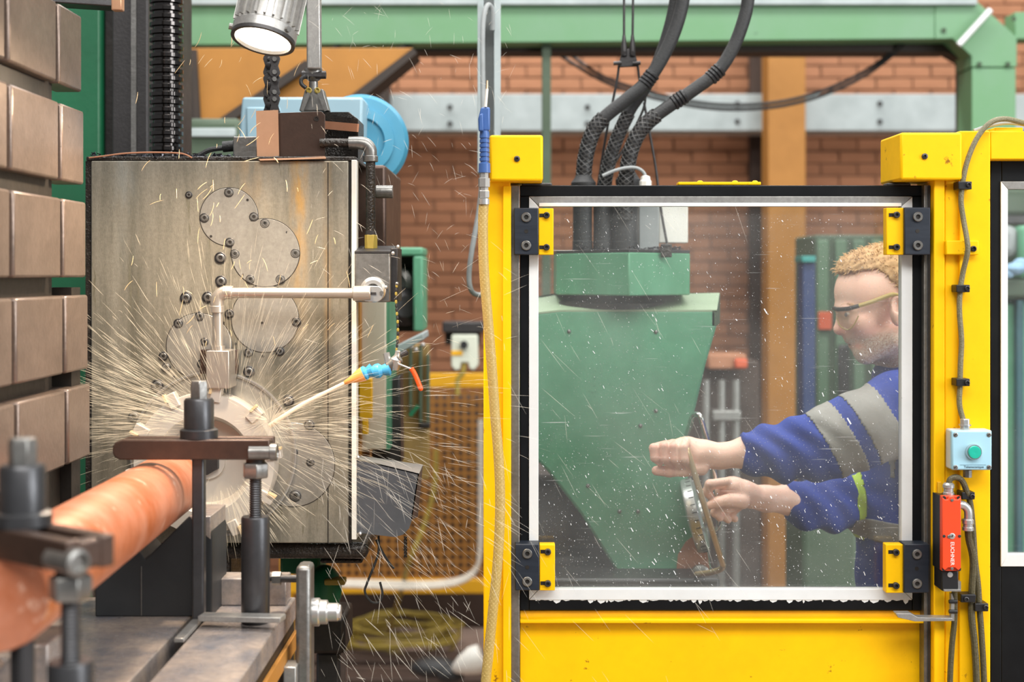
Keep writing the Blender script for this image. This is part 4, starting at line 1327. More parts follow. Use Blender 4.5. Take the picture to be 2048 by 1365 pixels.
# ================================================================== yellow guard enclosure
lp = thing('guard_post', (P(995, 0, 2.4).x, 2.42, 0), 'yellow guard post with capped top left of the sliding door', 'guard post')
MB().rect(967, 362, 1021, 1400, 2.37, 0.1, zlow=0).build('post', 'yellow_paint', lp, bevel=0.0025)
MB().rect(1006, 372, 1022, 1400, 2.364, 0.01, zlow=0.02).build('fold_strip', 'yellow_paint', lp, bevel=0.001)
MB().rect(979, 270, 1086, 362, 2.335, 0.15).build('cap', 'yellow_paint', lp, bevel=0.004)
MB().lathe(P(1034, 318, 2.335), (0, -1, 0), [(S(6, 2.33), 0), (S(6, 2.33), .003), (S(3, 2.33), .004), (S(2, 2.33), .001), (0, .001)], 14).build('cap_screw', 'dark_steel', lp)
MB().rect(1022, 371, 1039, 1400, 2.385, 0.08, zlow=0).build('guide_rail', 'steel', lp, bevel=0.001)

rp2 = thing('guard_enclosure', (P(1925, 0, 2.4).x, 2.42, 0), 'yellow guard frame right of the sliding door carrying switches and cables', 'guard frame')
MB().rect(1868, 355, 1890, 1400, 2.362, 0.1, zlow=0).build('fold_strip', 'yellow_paint', rp2, bevel=0.002)
MB().rect(1890, 355, 1920, 1400, 2.372, 0.1, zlow=0).build('post', 'yellow_paint', rp2, bevel=0.002)
MB().rect(1919, 262, 1981, 1400, 2.366, 0.1, zlow=0).build('post', 'yellow_paint', rp2, bevel=0.002)
MB().rect(1981, 262, 2240, 319, 2.366, 0.1).build('top_beam', 'yellow_paint', rp2, bevel=0.002)
MB().rect(1801, 265, 1925, 360, 2.345, 0.13).build('cap', 'yellow_paint', rp2, bevel=0.004)
MB().rect(1788, 271, 1803, 362, 2.40, 0.08).build('cap_back', 'yellow_edge', rp2, bevel=0.002)
MB().rect(1797, 300, 1801, 358, 2.38, 0.02).build('cap_gap', 'slot_dark', rp2)
MB().lathe(P(1849, 313, 2.345), (0, -1, 0), [(S(6, 2.33), 0), (S(6, 2.33), .003), (S(3, 2.33), .004), (S(2, 2.33), .001), (0, .001)], 14).build('cap_screw', 'dark_steel', rp2)
MB().rect(1848, 370, 1867, 1400, 2.385, 0.08, zlow=0).build('guide_rail', 'steel', rp2, bevel=0.001)
MB().rect(1857, 372, 1861, 1400, 2.38, 0.02, zlow=0.05).build('rail_rod', 'black_oxide', rp2)
# hinge tab
MB().rect(1892, 481, 1958, 510, 2.352, 0.02).build('hinge_tab', 'yellow_paint', rp2, bevel=0.002)
MB().lathe(P(1946, 498, 2.352), (0, -1, 0), [(S(6, 2.35), 0), (S(6, 2.35), .004), (S(4, 2.35), .005), (S(2.6, 2.35), .002), (0, .002)], 14).build('tab_screw', 'plastic_black', rp2)
MB().rect(1990, 255, 2046, 264, 2.37, 0.05).build('top_plate', 'yellow_paint', rp2, bevel=0.001)
MB().rect(1876, 965, 1884, 1140, 2.355, 0.02).build('switch_backplate', 'yellow_edge', rp2, bevel=0.001)

# sliding door
DD = 2.40
sd = thing('sliding_guard_door', (P(1445, 0, DD).x, DD, 0.05), 'sliding guard door with clear pane, white trim and yellow lower panel', 'door')
MB().rect(1040, 371, 1848, 393, DD, 0.035).build('top_rail', 'black_paint', sd, bevel=0.0015)
MB().rect(1040, 393, 1058, 1222, DD, 0.035).build('stile', 'black_paint', sd, bevel=0.0015)
MB().rect(1825, 393, 1848, 1222, DD, 0.035).build('stile', 'black_paint', sd, bevel=0.0015)
MB().rect(1058, 1200, 1825, 1222, DD, 0.035).build('bottom_rail', 'black_paint', sd, bevel=0.0015)


def mitre(name, pts, m='trim_white'):
    o = MB().prism(pp(pts, DD - 0.002), (0, 0.02, 0)).build(name, m, sd, bevel=0.0008)
    return o


mitre('trim', [(1058, 393), (1825, 393), (1803, 413), (1078, 413)], 'aluminium')
mitre('trim', [(1058, 1201), (1825, 1201), (1803, 1179), (1078, 1179)])
mitre('trim', [(1058, 394), (1058, 1200), (1077, 1179), (1077, 413)])
mitre('trim', [(1825, 394), (1825, 1200), (1803, 1179), (1803, 413)])
mitre('trim_lip', [(1060, 394), (1823, 394), (1822, 396), (1061, 396)])
MB().rect(1078, 406, 1803, 413, DD - 0.0045, 0.01).build('trim_lip', 'trim_white', sd, bevel=0.0005)
pane = MB().rect(1074, 410, 1806, 1182, DD + 0.012, 0.005).build('pane', 'door_glass', sd, smooth=0)
# lower yellow panel
MB().rect(1040, 1222, 1850, 1400, DD + 0.012, 0.03, zlow=0.06).build('lower_panel', 'yellow_paint', sd, bevel=0.001)
MB().rect(1040, 1222, 1850, 1240, DD + 0.008, 0.03).build('panel_lip', 'yellow_edge', sd, bevel=0.001)
MB().rect(1040, 1240, 1850, 1248, DD - 0.012, 0.03).build('panel_ridge', 'yellow_paint', sd, bevel=0.0015)
MB().rect(1357, 364, 1522, 370, DD + 0.01, 0.03).build('top_tab', 'yellow_paint', sd, bevel=0.001)
for px in (1400, 1470, 1510):
    MB().ball(P(px, 364, DD + .02), S(6, DD), 10, (1, 1, .5)).build('tab_rivet', 'yellow_paint', sd)
for x0, x1 in ((1044, 1104), (1775, 1822)):
    MB().rect(x0, 366, x1, 373, DD + 0.002, 0.03).build('weld_plate', 'dark_steel', sd, bevel=0.002)


def bracket(nm, bx, yx, ys, bolts):
    b = MB().rect(bx[0], ys[0], bx[1], ys[1], DD - 0.034, 0.034).build('slide_block', 'navy_block', sd, bevel=0.0015)
    y = MB().rect(yx[0], ys[0] + 1, yx[1], ys[1], DD - 0.026, 0.022).build('fixing_plate', 'yellow_paint', sd, bevel=0.0012)
    xm = (bx[0] + bx[1]) / 2
    h = ys[1] - ys[0]
    for f in (0.2, 0.8):
        c = P(xm, ys[0] + h * f, DD - 0.034)
        r = S(9.5, DD)
        MB().lathe(c, (0, -1, 0), [(r, 0), (r, .0035), (r * .9, .0042), (r * .5, .0042), (r * .42, .001), (0, .001)], 22).build('bolt', 'steel', b)
        MB().lathe(c, (0, -1, 0), [(r * .44, 0), (r * .44, .0013), (0, .0013)], 6).build('bolt_socket', 'slot_dark', b)
    MB().lathe(P(xm, ys[0] + h * .5, DD - 0.034), (0, -1, 0), [(S(4, DD), -.001), (S(4, DD), .0005), (0, .0005)], 14).build('hole', 'slot_dark', b)
    ym = (yx[0] + yx[1]) / 2
    for f in (0.16, 0.84):
        c = P(ym + 1, ys[0] + h * f, DD - 0.026)
        MB().obox(c + Vector((-.005, 0, 0)), (.007, 0, 0), (0, .0006, 0), (0, 0, .003)).build('slot', 'slot_dark', y)
        r = S(6.5, DD)
        MB().lathe(c, (0, -1, 0), [(r, 0), (r, .006), (r * .8, .007), (r * .5, .007), (r * .42, .003), (0, .003)], 16).build('screw', 'dark_steel', y)


bracket('', (1028, 1077), (1077, 1107), (416, 510), 1)
bracket('', (1809, 1861), (1773, 1809), (415, 510), 1)
bracket('', (1030, 1079), (1079, 1110), (1089, 1182), 1)
bracket('', (1808, 1859), (1772, 1808), (1089, 1187), 1)
chp = MB()
xq = 1070
while xq < 1810:
    w_ = random.uniform(3, 22)
    h_ = abs(random.gauss(0, 3.2)) + 1
    chp.prism(pp([(xq, 1200), (xq + w_, 1200), (xq + w_ * .85, 1200 + h_ * .6), (xq + w_ * .4, 1200 + h_), (xq + w_ * .1, 1200 + h_ * .5)], DD - 0.0006), (0, .001, 0))
    xq += w_ * random.uniform(.7, 1.3)
tag(chp.build('chipped_sealant', 'trim_white', sd, smooth=0), kind='stuff')
# latch tongue at the door foot
lt = thing('latch_tongue', P(1870, 1240, 2.34), 'thin bent steel latch tongue below the red safety switch', 'latch')
MB().prism(pp([(1792, 1228), (1822, 1228), (1836, 1236), (1905, 1237), (1905, 1243), (1830, 1244), (1796, 1236)], 2.335), (0, .02, 0)).build('tongue', 'aluminium', lt, bevel=0.0006)
MB().rect(1902, 1188, 1909, 1243, 2.338, 0.01).build('upright', 'aluminium', lt, bevel=0.0005)
for py in (1204, 1224):
    MB().cyl(P(1898, py, 2.338), P(1914, py, 2.338), S(4, 2.34), n=10).build('pin', 'plastic_black', lt)

# second door at the right edge
rd_ = thing('side_guard_door', (P(2100, 0, 2.4).x, 2.42, 0), 'black guard door with pale window trim at the right edge', 'door')
MB().rect(1981, 319, 2003, 1400, 2.40, 0.04, zlow=0).build('stile', 'black_paint', rd_, bevel=0.0015)
MB().rect(2003, 319, 2240, 364, 2.40, 0.04).build('top_rail', 'black_paint', rd_, bevel=0.0015)
MB().rect(2003, 1134, 2240, 1400, 2.40, 0.04, zlow=0).build('lower_panel', 'black_paint', rd_, bevel=0.0015)
MB().prism(pp([(2002, 363), (2002, 1134), (2016, 1110), (2016, 379)], 2.397), (0, .02, 0)).build('trim', 'trim_white', rd_, bevel=0.0008)
MB().prism(pp([(2002, 363), (2240, 363), (2240, 379), (2016, 379)], 2.397), (0, .02, 0)).build('trim', 'aluminium', rd_, bevel=0.0008)
MB().prism(pp([(2002, 1134), (2240, 1134), (2240, 1109), (2016, 1109)], 2.397), (0, .02, 0)).build('trim', 'trim_white', rd_, bevel=0.0008)
MB().rect(2014, 377, 2240, 1112, 2.41, 0.005).build('pane', 'window_glass', rd_, smooth=0)

# ------------------------------------------------------------------ cable, box, switch and conduits on the right frame
gc = thing('guard_cable', P(1925, 840, 2.35), 'grey braided cable clipped down the yellow guard frame to the push button box', 'cable')
MB().tube(smooth_path(pp([(2300, 300, 2.5), (2120, 262, 2.42), (2048, 246, 2.37), (2010, 238, 2.355), (1980, 246, 2.35), (1955, 275, 2.35), (1937, 315, 2.35), (1927, 355, 2.35), (1922, 400, 2.352), (1927, 440, 2.352), (1934, 480, 2.342), (1935, 505, 2.342), (1926, 545, 2.352), (1920, 585, 2.352), (1919, 625, 2.352), (1923, 680, 2.352), (1921, 730, 2.352), (1920, 770, 2.352), (1919, 810, 2.352), (1927, 842, 2.352)], 2.35), 6), S(5.5, 2.35), 10).build('cable', 'cable_olive', gc)
MB().tube(smooth_path(pp([(1948, 262), (1985, 250), (2020, 246), (2060, 252), (2120, 275)], 2.40), 5), S(4, 2.4), 8).build('second_strand', 'cable_grey', gc)
CL = []


def clip(x0, y0, x1, y1, sxp, syp, nm):
    c = thing('cable_clip', P((x0 + x1) / 2, y1, 2.35), nm, 'clip', 'black cable clips on the yellow frame')
    cbk = MB().rect(x0, y0, x1, y1, 2.342, 0.028).build('block', 'plastic_black', c, bevel=0.0012)
    r = S(5, 2.34)
    MB().lathe(P(sxp, syp, 2.342), (0, -1, 0), [(r, 0), (r, .003), (r * .7, .0036), (r * .45, .001), (0, .001)], 14).build('screw', 'dark_steel', cbk)


clip(1917, 363, 1944, 379, 1937, 370, 'topmost black cable clip on the grey braided cable')
clip(1913, 570, 1940, 585, 1934, 577, 'black cable clip below the hinge tab on the grey braided cable')
clip(1913, 758, 1940, 773, 1934, 766, 'black cable clip nearest above the push button box')
clip(1924, 985, 1950, 1000, 1944, 993, 'black clip behind the elbow of the red switch')
clip(1922, 1190, 1952, 1206, 1932, 1199, 'left of the two low black conduit clips')
clip(1950, 1208, 1977, 1224, 1971, 1215, 'right of the two low black conduit clips')

pb = thing('push_button_box', P(1944, 941, 2.34), 'pale blue control box with green push button on the yellow frame', 'control box')
plid = MB().rect(1904, 862, 1984, 941, 2.322, 0.012).build('lid', 'box_blue', pb, bevel=0.0025)
MB().rect(1903, 861, 1984, 941, 2.333, 0.033).build('case', 'box_blue_side', pb, bevel=0.0025)
for px, py in ((1911, 870), (1978, 870), (1911, 935), (1978, 935)):
    r = S(4.6, 2.32)
    MB().lathe(P(px, py, 2.322), (0, -1, 0), [(r, 0), (r, .0012), (r * .8, .0016), (0, .0016)], 14).build('lid_screw', 'steel', plid)
    MB().obox(P(px, py, 2.3203), (r * .6, 0, r * .4), (0, .0003, 0), (-r * .1, 0, r * .14)).build('screw_slot', 'slot_dark', plid)
bc = P(1946, 904, 2.322)
MB().lathe(bc, (0, -1, 0), [(S(16, 2.32), 0), (S(16, 2.32), .005), (S(14.6, 2.32), .0075), (S(13, 2.32), .0075), (S(13, 2.32), .003)], 32).build('bezel', 'chrome', pb)
MB().lathe(bc, (0, -1, 0), [(S(13, 2.32), 0), (S(13, 2.32), .009), (S(12, 2.32), .011), (S(10, 2.32), .0113), (0, .0105)], 32).build('button', 'button_green', pb)
MB().rect(1920, 930.2, 1972, 930.8, 2.3215, 0.001).build('rule_line', 'text_grey', pb)
MB().cyl(P(1930, 862, 2.345), P(1930, 838, 2.345), S(10, 2.345), n=6).build('top_gland', 'bright_steel', pb, bevel=0.001)
MB().cyl(P(1930, 852, 2.345), P(1930, 849, 2.345), S(12, 2.345), n=20).build('gland_ring', 'bright_steel', pb)
MB().cyl(P(1935, 941, 2.345), P(1935, 955, 2.345), S(9, 2.345), n=8).build('bottom_gland', 'steel', pb)


def text(body, size, loc, rot, m, parent, name='lettering'):
    cu = bpy.data.curves.new(name, 'FONT')
    cu.body = body
    cu.size = size
    cu.extrude = 0.0002
    cu.align_x = 'CENTER'
    cu.align_y = 'CENTER'
    tmp = bpy.data.objects.new(name + '_tmp', cu)
    COL.objects.link(tmp)
    dg = bpy.context.evaluated_depsgraph_get()
    me = bpy.data.meshes.new_from_object(tmp.evaluated_get(dg))
    bpy.data.objects.remove(tmp)
    bpy.data.curves.remove(cu)
    me.materials.clear()
    me.materials.append(MATS[m])
    o = bpy.data.objects.new(name, me)
    COL.objects.link(o)
    o.parent = parent
    o.location = Vector(loc) - parent.location
    o.rotation_euler = rot
    return o


text('Telemecanique', S(6.5, 2.32), P(1948, 934.6, 2.3214), (PI / 2, 0, 0), 'text_grey', pb)

rs = thing('safety_switch', P(1902, 1183, 2.34), 'red safety interlock switch with black foot on the yellow frame', 'switch')
body = [(1885, 995), (1890, 1000), (1896, 1000), (1898, 994), (1908, 994), (1910, 1000), (1917, 1000), (1922, 995), (1922, 1137), (1917, 1142), (1910, 1136), (1896, 1136), (1890, 1142), (1885, 1137)]
rcov = MB().prism(pp(body, 2.305), (0, 0.008, 0)).build('cover', 'switch_red', rs, bevel=0.001)
MB().rect(1884, 993, 1922, 1143, 2.312, 0.012).build('base', 'switch_red', rs, bevel=0.001)
MB().rect(1881, 993, 1920, 1143, 2.323, 0.045).build('housing', 'plastic_black', rs, bevel=0.0015)
for px, py in ((1888, 997), (1918, 997), (1888, 1139), (1918, 1139)):
    MB().cyl(P(px, py, 2.3115), P(px, py, 2.3075), S(4.2, 2.31), n=14).build('corner_screw', 'plastic_black', rs)
for px, py, r, m in ((1888, 1073, 3, 'dark_steel'), (1898, 1074, 3.4, 'steel'), (1904, 1073, 6, 'bright_steel'), (1919, 1073, 3, 'dark_steel'), (1904, 1001, 3, 'steel'), (1904, 1138, 3, 'steel')):
    MB().lathe(P(px, py, 2.305), (0, -1, 0), [(S(r, 2.3), 0), (S(r, 2.3), .001), (S(r * .8, 2.3), .0014), (0, .0014)], 16).build('cover_screw', m, rcov)
MB().obox(P(1904.5, 1073, 2.3034), (S(1, 2.3), 0, S(2.4, 2.3)), (0, .0003, 0), (S(.9, 2.3), 0, -S(.4, 2.3))).build('key_slot', 'slot_dark', rcov)
text('EUCHNER', S(10.5, 2.305), P(1904.5, 1108, 2.3046), (PI / 2, PI / 2, 0), 'white_text', rs)
MB().rect(1884, 1143, 1917, 1183, 2.318, 0.045).build('foot', 'plastic_black', rs, bevel=0.0015)
MB().rect(1916, 1164, 1922, 1184, 2.318, 0.04).build('foot_edge', 'aluminium', rs)
MB().rect(1888, 1180, 1922, 1184, 2.314, 0.05).build('foot_plate', 'aluminium', rs, bevel=0.0004)
MB().lathe(P(1900, 1150, 2.318), (0, -1, 0), [(S(5.5, 2.3), 0), (S(5.5, 2.3), .001), (0, .0014)], 16).build('foot_screw', 'bright_steel', rs)
MB().lathe(P(1897, 994, 2.335), (0, 0, 1), [(S(11, 2.33), 0), (S(11, 2.33), .007), (S(9.5, 2.33), .008), (S(9.5, 2.33), .014), (S(11.5, 2.33), .015), (S(11.5, 2.33), .020), (S(8, 2.33), .023)], 20).build('top_gland', 'bright_steel', rs)
MB().tube(smooth_path(pp([(1918, 1010), (1928, 1012), (1936, 1022), (1937, 1040)], 2.33), 5), S(8.5, 2.33), 14).build('elbow', 'bright_steel', rs)
MB().lathe(P(1936, 1038, 2.33), (0, 0, -1), [(S(9, 2.33), 0), (S(11, 2.33), .002), (S(11, 2.33), .008), (S(9.6, 2.33), .009), (S(9.6, 2.33), .013), (S(11, 2.33), .014), (S(11, 2.33), .019), (S(8, 2.33), .02)], 18).build('elbow_gland', 'bright_steel', rs)

for k, (pts, r, lab) in enumerate((
        ([(1897, 975, 2.335), (1900, 960, 2.335), (1912, 955, 2.335), (1924, 962, 2.34), (1934, 985, 2.345), (1941, 1010, 2.35), (1946, 1060, 2.354), (1950, 1120, 2.354), (1956, 1170, 2.354), (1959, 1216, 2.354), (1963, 1270, 2.354), (1968, 1365, 2.354), (1970, 1500, 2.354)], 6, 'outer olive conduit looping from the red switch down the yellow frame'),
        ([(1936, 1058, 2.33), (1938, 1080, 2.34), (1946, 1120, 2.35), (1944, 1180, 2.354), (1943, 1230, 2.354), (1949, 1290, 2.354), (1953, 1365, 2.354), (1954, 1500, 2.354)], 7, 'inner dark conduit running down from the switch elbow'),
        ([(1909, 1185, 2.34), (1909, 1240, 2.35), (1904, 1290, 2.354), (1900, 1365, 2.354), (1899, 1500, 2.354)], 6, 'short olive conduit running down from the latch'))):
    tag(MB().tube(smooth_path(pp(pts, 2.35), 6), S(r, 2.35), 10).build('conduit', 'conduit_dark'), lab, 'conduit', 'conduits on the yellow frame')

# ------------------------------------------------------------------ air gun and beige hose
ag = thing('air_gun', P(967, 345, 2.3), 'blue air blow gun with ribbed handle hanging beside the yellow post', 'air gun')
AD = 2.31
MB().cyl(P(971, 214, AD), P(974, 178, AD), S(3, AD), n=10).build('nozzle_tube', 'white_plastic', ag)
MB().cyl(P(974, 180, AD), P(974.5, 161, AD), S(2.4, AD), S(1.6, AD), n=10).build('nozzle_tip', 'brass_rod', ag)
MB().prism(pp([(962, 214), (980, 214), (980, 262), (957, 262), (956, 238)], AD), (0, .014, 0)).build('head', 'gun_blue', ag, bevel=0.003)
MB().prism(pp([(958, 230), (966, 226), (967, 262), (957, 262)], AD - .008), (0, .012, 0)).build('trigger', 'gun_blue', ag, bevel=0.002)
prf = [(S(9, AD), 0)]
L_ = S(84, AD)
for k in range(6):
    z0 = 0.1 + k * .11
    prf += [(S(10, AD), L_ * z0), (S(10, AD), L_ * (z0 + .07)), (S(8, AD), L_ * (z0 + .075)), (S(8, AD), L_ * (z0 + .105))]
prf += [(S(11.5, AD), L_ * .78), (S(12, AD), L_)]
MB().lathe(P(969, 262, AD + .007), (0, 0, -1), prf, 20).build('handle', 'gun_blue', ag)
MB().lathe(P(968, 346, AD + .007), (0, 0, -1), [(S(9, AD), 0), (S(9, AD), .008), (S(12, AD), .009), (S(12, AD), .023), (S(9, AD), .024), (S(9, AD), .028), (S(11, AD), .03), (S(11, AD), .04), (S(8, AD), .042), (S(8, AD), .05)], 6).build('coupling', 'bright_steel', ag)
bh_ = thing('braided_hose', P(990, 1300, 2.32), 'beige braided air hose hanging down the yellow post', 'hose')
hp = smooth_path(pp([(968, 402), (966, 450), (968, 540), (976, 640), (984, 740), (990, 830), (996, 900), (1000, 980), (999, 1060), (994, 1140), (988, 1200), (980, 1280), (972, 1360), (962, 1480)], 2.32), 7)
MB().tube(hp, S(10, 2.32), 14).build('hose', 'hose_beige', bh_)


def braid(path, r, n_h, pitch, wr, name, m, parent, sides=4):
    """crossing helical strands around a path"""
    path = [fix(p) for p in path]
    dense = []
    for i in range(len(path) - 1):
        for j in range(3):
            dense.append(path[i].lerp(path[i + 1], j / 3))
    dense.append(path[-1])
    tn = []
    for i in range(len(dense)):
        a = dense[max(i - 1, 0)]
        b = dense[min(i + 1, len(dense) - 1)]
        tn.append((b - a).normalized())
    nr = Vector((0, -1, 0))
    fr = []
    for q in tn:
        nr = (nr - q * nr.dot(q)).normalized()
        fr.append((nr.copy(), q.cross(nr)))
    s = [0]
    for i in range(1, len(dense)):
        s.append(s[-1] + (dense[i] - dense[i - 1]).length)
    mb = MB()
    for sg in (1, -1):
        for h in range(n_h):
            a0 = 2 * PI * h / n_h
            mb.tube([dense[i] + (fr[i][0] * math.cos(a0 + sg * 2 * PI * s[i] / pitch) + fr[i][1] * math.sin(a0 + sg * 2 * PI * s[i] / pitch)) * r for i in range(len(dense))], wr, sides, caps=False)
    return mb.build(name, m, parent)


braid(hp, S(9.5, 2.32), 7, 0.05, 0.0005, 'braid', mat('hose_weave', (206, 182, 120), 0.5), bh_)
MB().lathe(P(968, 398, 2.317), (0, 0, -1), [(S(11, AD), 0), (S(11, AD), .009), (S(9, AD), .009)], 20).build('ferrule', 'bright_steel', bh_)

# ================================================================== green ram behind the door
GR = 3.0
gm = thing('green_ram', (P(1250, 0, GR).x, GR + .15, 0.0), 'large green machine ram casting behind the clear door', 'machine')
gp = [(1040, 626), (1085, 624), (1120, 620), (1434, 620), (1434, 652), (1411, 732), (1393, 810), (1377, 870), (1372, 930), (1377, 960), (1416, 1105), (1425, 1150), (1352, 1156), (1234, 1146), (1162, 1030), (1094, 942), (1040, 890)]
MB().prism(pp(gp, GR), (0, 0.2, 0)).build('front_casting', 'machine_green', gm, bevel=0.006)
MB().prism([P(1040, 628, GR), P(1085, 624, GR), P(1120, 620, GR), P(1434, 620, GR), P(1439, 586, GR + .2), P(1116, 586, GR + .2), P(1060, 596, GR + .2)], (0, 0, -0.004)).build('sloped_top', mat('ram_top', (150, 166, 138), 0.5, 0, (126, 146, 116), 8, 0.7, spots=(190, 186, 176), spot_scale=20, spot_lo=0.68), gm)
MB().prism([P(1434, 622, GR), P(1434, 652, GR), P(1440, 646, GR + .2), P(1440, 588, GR + .2)], (-0.01, 0, 0)).build('end_cap', 'olive_green', gm)
MB().rect(1060, 950, 1400, 1400, GR + 0.25, 0.3, zlow=0).build('pedestal', 'dark_wood', gm, bevel=0.01)
MB().rect(1040, 1158, 1440, 1230, GR - 0.1, 0.4).build('slide_table', 'dark_steel', gm, bevel=0.006)
for px, py in ((1138, 663), (1312, 664), (1312, 822), (1281, 852), (1176, 972), (1239, 1023), (1276, 1023)):
    MB().ball(P(px, py, GR - .001), S(4.2, GR), 10).build('rivet', 'steel', gm)
MB().prism(pp([(1352, 1152), (1356, 1110), (1372, 1084), (1396, 1066), (1410, 1085), (1416, 1110), (1420, 1140), (1400, 1152)], GR - .0015), (0, .003, 0)).build('bare_patch', 'rust', gm)
# hexagonal gear box on top
gx = thing('green_gearbox', P(1250, 592, 3.1), 'six sided green gearbox on top of the ram below the hoses', 'gearbox')
top = [P(1113, 503, 3.08), P(1258, 508, 2.90), P(1380, 496, 3.05)]
back = [Vector((top[2].x, 3.3, top[2].z)), Vector((top[0].x, 3.3, top[0].z))]
zt = P(1258, 505, 2.94).z
zb = P(1258, 592, 2.94).z
ring = [Vector((q.x, q.y, zb)) for q in top + back]
MB().prism(ring, (0, 0, zt - zb)).build('case', mat('gear_green', (98, 158, 124), 0.45, 0, (72, 124, 92), 7, 0.7, 0.05, 60, spots=(58, 92, 60), spot_scale=16, spot_lo=0.7, stretch=(2, 2, .5)), gx, bevel=0.003)
MB().prism([Vector((q.x * 1.0, q.y, zt)) for q in top + back], (0, 0, 0.006)).build('lid', 'dark_steel', gx, bevel=0.001)
MB().lathe(Vector((top[1].x - .02, 3.12, zb - .03)), (0, 0, 1), [(.12, 0), (.12, .012), (.08, .03)], 28).build('neck', 'slot_dark', gx)
MB().rect(1322, 488, 1344, 515, 2.965, 0.01).build('clip', 'oily_black', gx, bevel=0.002)
for px, w, pyb in ((1165, 20, 495), (1205, 19, 495), (1249, 27, 496)):
    MB().lathe(P(px, pyb + 8, 3.06), (0, 0, 1), [(S(w, 3.06), 0), (S(w, 3.06), S(20, 3.06)), (S(w * .96, 3.06), S(21, 3.06)), (S(w * .96, 3.06), S(92, 3.06)), (S(w * .7, 3.06), S(96, 3.06)), (S(w * .6, 3.06), S(100, 3.06))], 24).build('connector', 'rubber_black', gx)
MB().rect(1278, 405, 1318, 500, 3.1, 0.04).build('grey_box', 'cable_grey', gx, bevel=0.002)
MB().rect(1318, 405, 1376, 486, 3.14, 0.05).build('white_box', 'white_plastic', gx, bevel=0.002)
sw_ = MB()
for k in range(160):
    p = P(random.uniform(1120, 1372), 0, 1)
    d = random.uniform(2.99, 3.2)
    p = P(random.uniform(1150, 1365), random.uniform(494, 505), d)
    p.z = zt + .007 + random.uniform(0, .006)
    a_ = random.uniform(0, PI)
    l = random.uniform(.002, .008)
    sw_.obox(p, (l * math.cos(a_), l * math.sin(a_), random.uniform(-.002, .002)), (-.0015 * math.sin(a_), .0015 * math.cos(a_), 0), (0, 0, .0008))
tag(sw_.build('chips', 'swarf', gx, smooth=0), kind='stuff')

# thick hoses
HD = 3.06


def hose(pts, r, braid_to, lab, gl=None, wraps=()):
    t = thing('cable_hose', P(pts[0][0], pts[0][1], HD), lab, 'hose', 'black hoses above the guard door')
    path = smooth_path(pp(pts, HD), 7)
    MB().tube(path, S(r, HD), 16).build('hose', 'rubber_black', t)
    bp = [q for q in path if CY - (q.z - H) * F / q.y > braid_to]
    MB().tube(bp, S(r + 1.2, HD), 14, caps=False).build('sleeve', 'plastic_black', t)
    braid(bp, S(r + 1.6, HD), 7, 0.075, 0.0014, 'braid', 'braid', t)
    if gl:
        MB().lathe(P(*gl, HD), (0, 0, 1), [(S(22, HD), -.02), (S(25, HD), -.012), (S(25, HD), -.004), (S(18, HD), .006), (S(r + 2, HD), .012)], 26).build('gland', 'rubber_black', t)
    for w in wraps:
        i = min(range(len(path)), key=lambda q: abs(CY - (path[q].z - H) * F / path[q].y - w))
        a, b = path[max(i - 1, 0)], path[min(i + 1, len(path) - 1)]
        dirv = (b - a).normalized()
        for s in (-.012, -.004, .004, .012):
            MB().lathe(path[i] + dirv * s, dirv, [(S(r + .5, HD), -.004), (S(r + 2.5, HD), -.002), (S(r + 2.5, HD), .002), (S(r + .5, HD), .004)], 18).build('tape_wrap', 'plastic_black', t)


hose([(1166, 440), (1167, 400), (1167, 360), (1172, 310), (1187, 262), (1212, 232), (1252, 200), (1292, 165), (1325, 115), (1350, 60), (1366, 0), (1372, -70)], 13.5, 236, 'leftmost black braided hose rising above the guard door', (1167, 362), (158,))
hose([(1206, 440, 3.1), (1209, 400, 3.1), (1211, 360, 3.1), (1224, 305, 3.1), (1242, 258, 3.1), (1264, 215, 3.1), (1290, 178, 3.1), (1312, 132, 3.1), (1334, 70, 3.1), (1350, 0, 3.1), (1354, -70, 3.1)], 11.5, 222, 'middle black braided hose crossing behind its neighbour', None, ())
hose([(1250, 440, 3.03), (1251, 400, 3.03), (1253, 350, 3.03), (1265, 292, 3.03), (1290, 250, 3.03), (1335, 215, 3.03), (1390, 178, 3.03), (1436, 142, 3.03), (1466, 96, 3.03), (1486, 45, 3.03), (1496, 0, 3.03), (1500, -70, 3.03)], 13, 228, 'rightmost black braided hose curving up to the right', (1256, 356), (150, 200))
tag(MB().tube(smooth_path(pp([(1205, 352), (1228, 342), (1252, 336), (1272, 336), (1286, 344), (1291, 358), (1291, 400)], 3.0), 5), S(3.4, 3), 8).build('sensor_lead', 'cable_grey'), 'thin grey lead arching to a white gland between the hoses', 'cable')
t = MB().lathe(P(1291, 374, 3.0), (0, 0, 1), [(S(12, 3), 0), (S(12, 3), .012), (S(10, 3), .014), (S(9, 3), .022), (S(4, 3), .024)], 8).build('white_gland', 'white_plastic')
tag(t, 'white plastic cable gland right of the black hoses', 'gland')

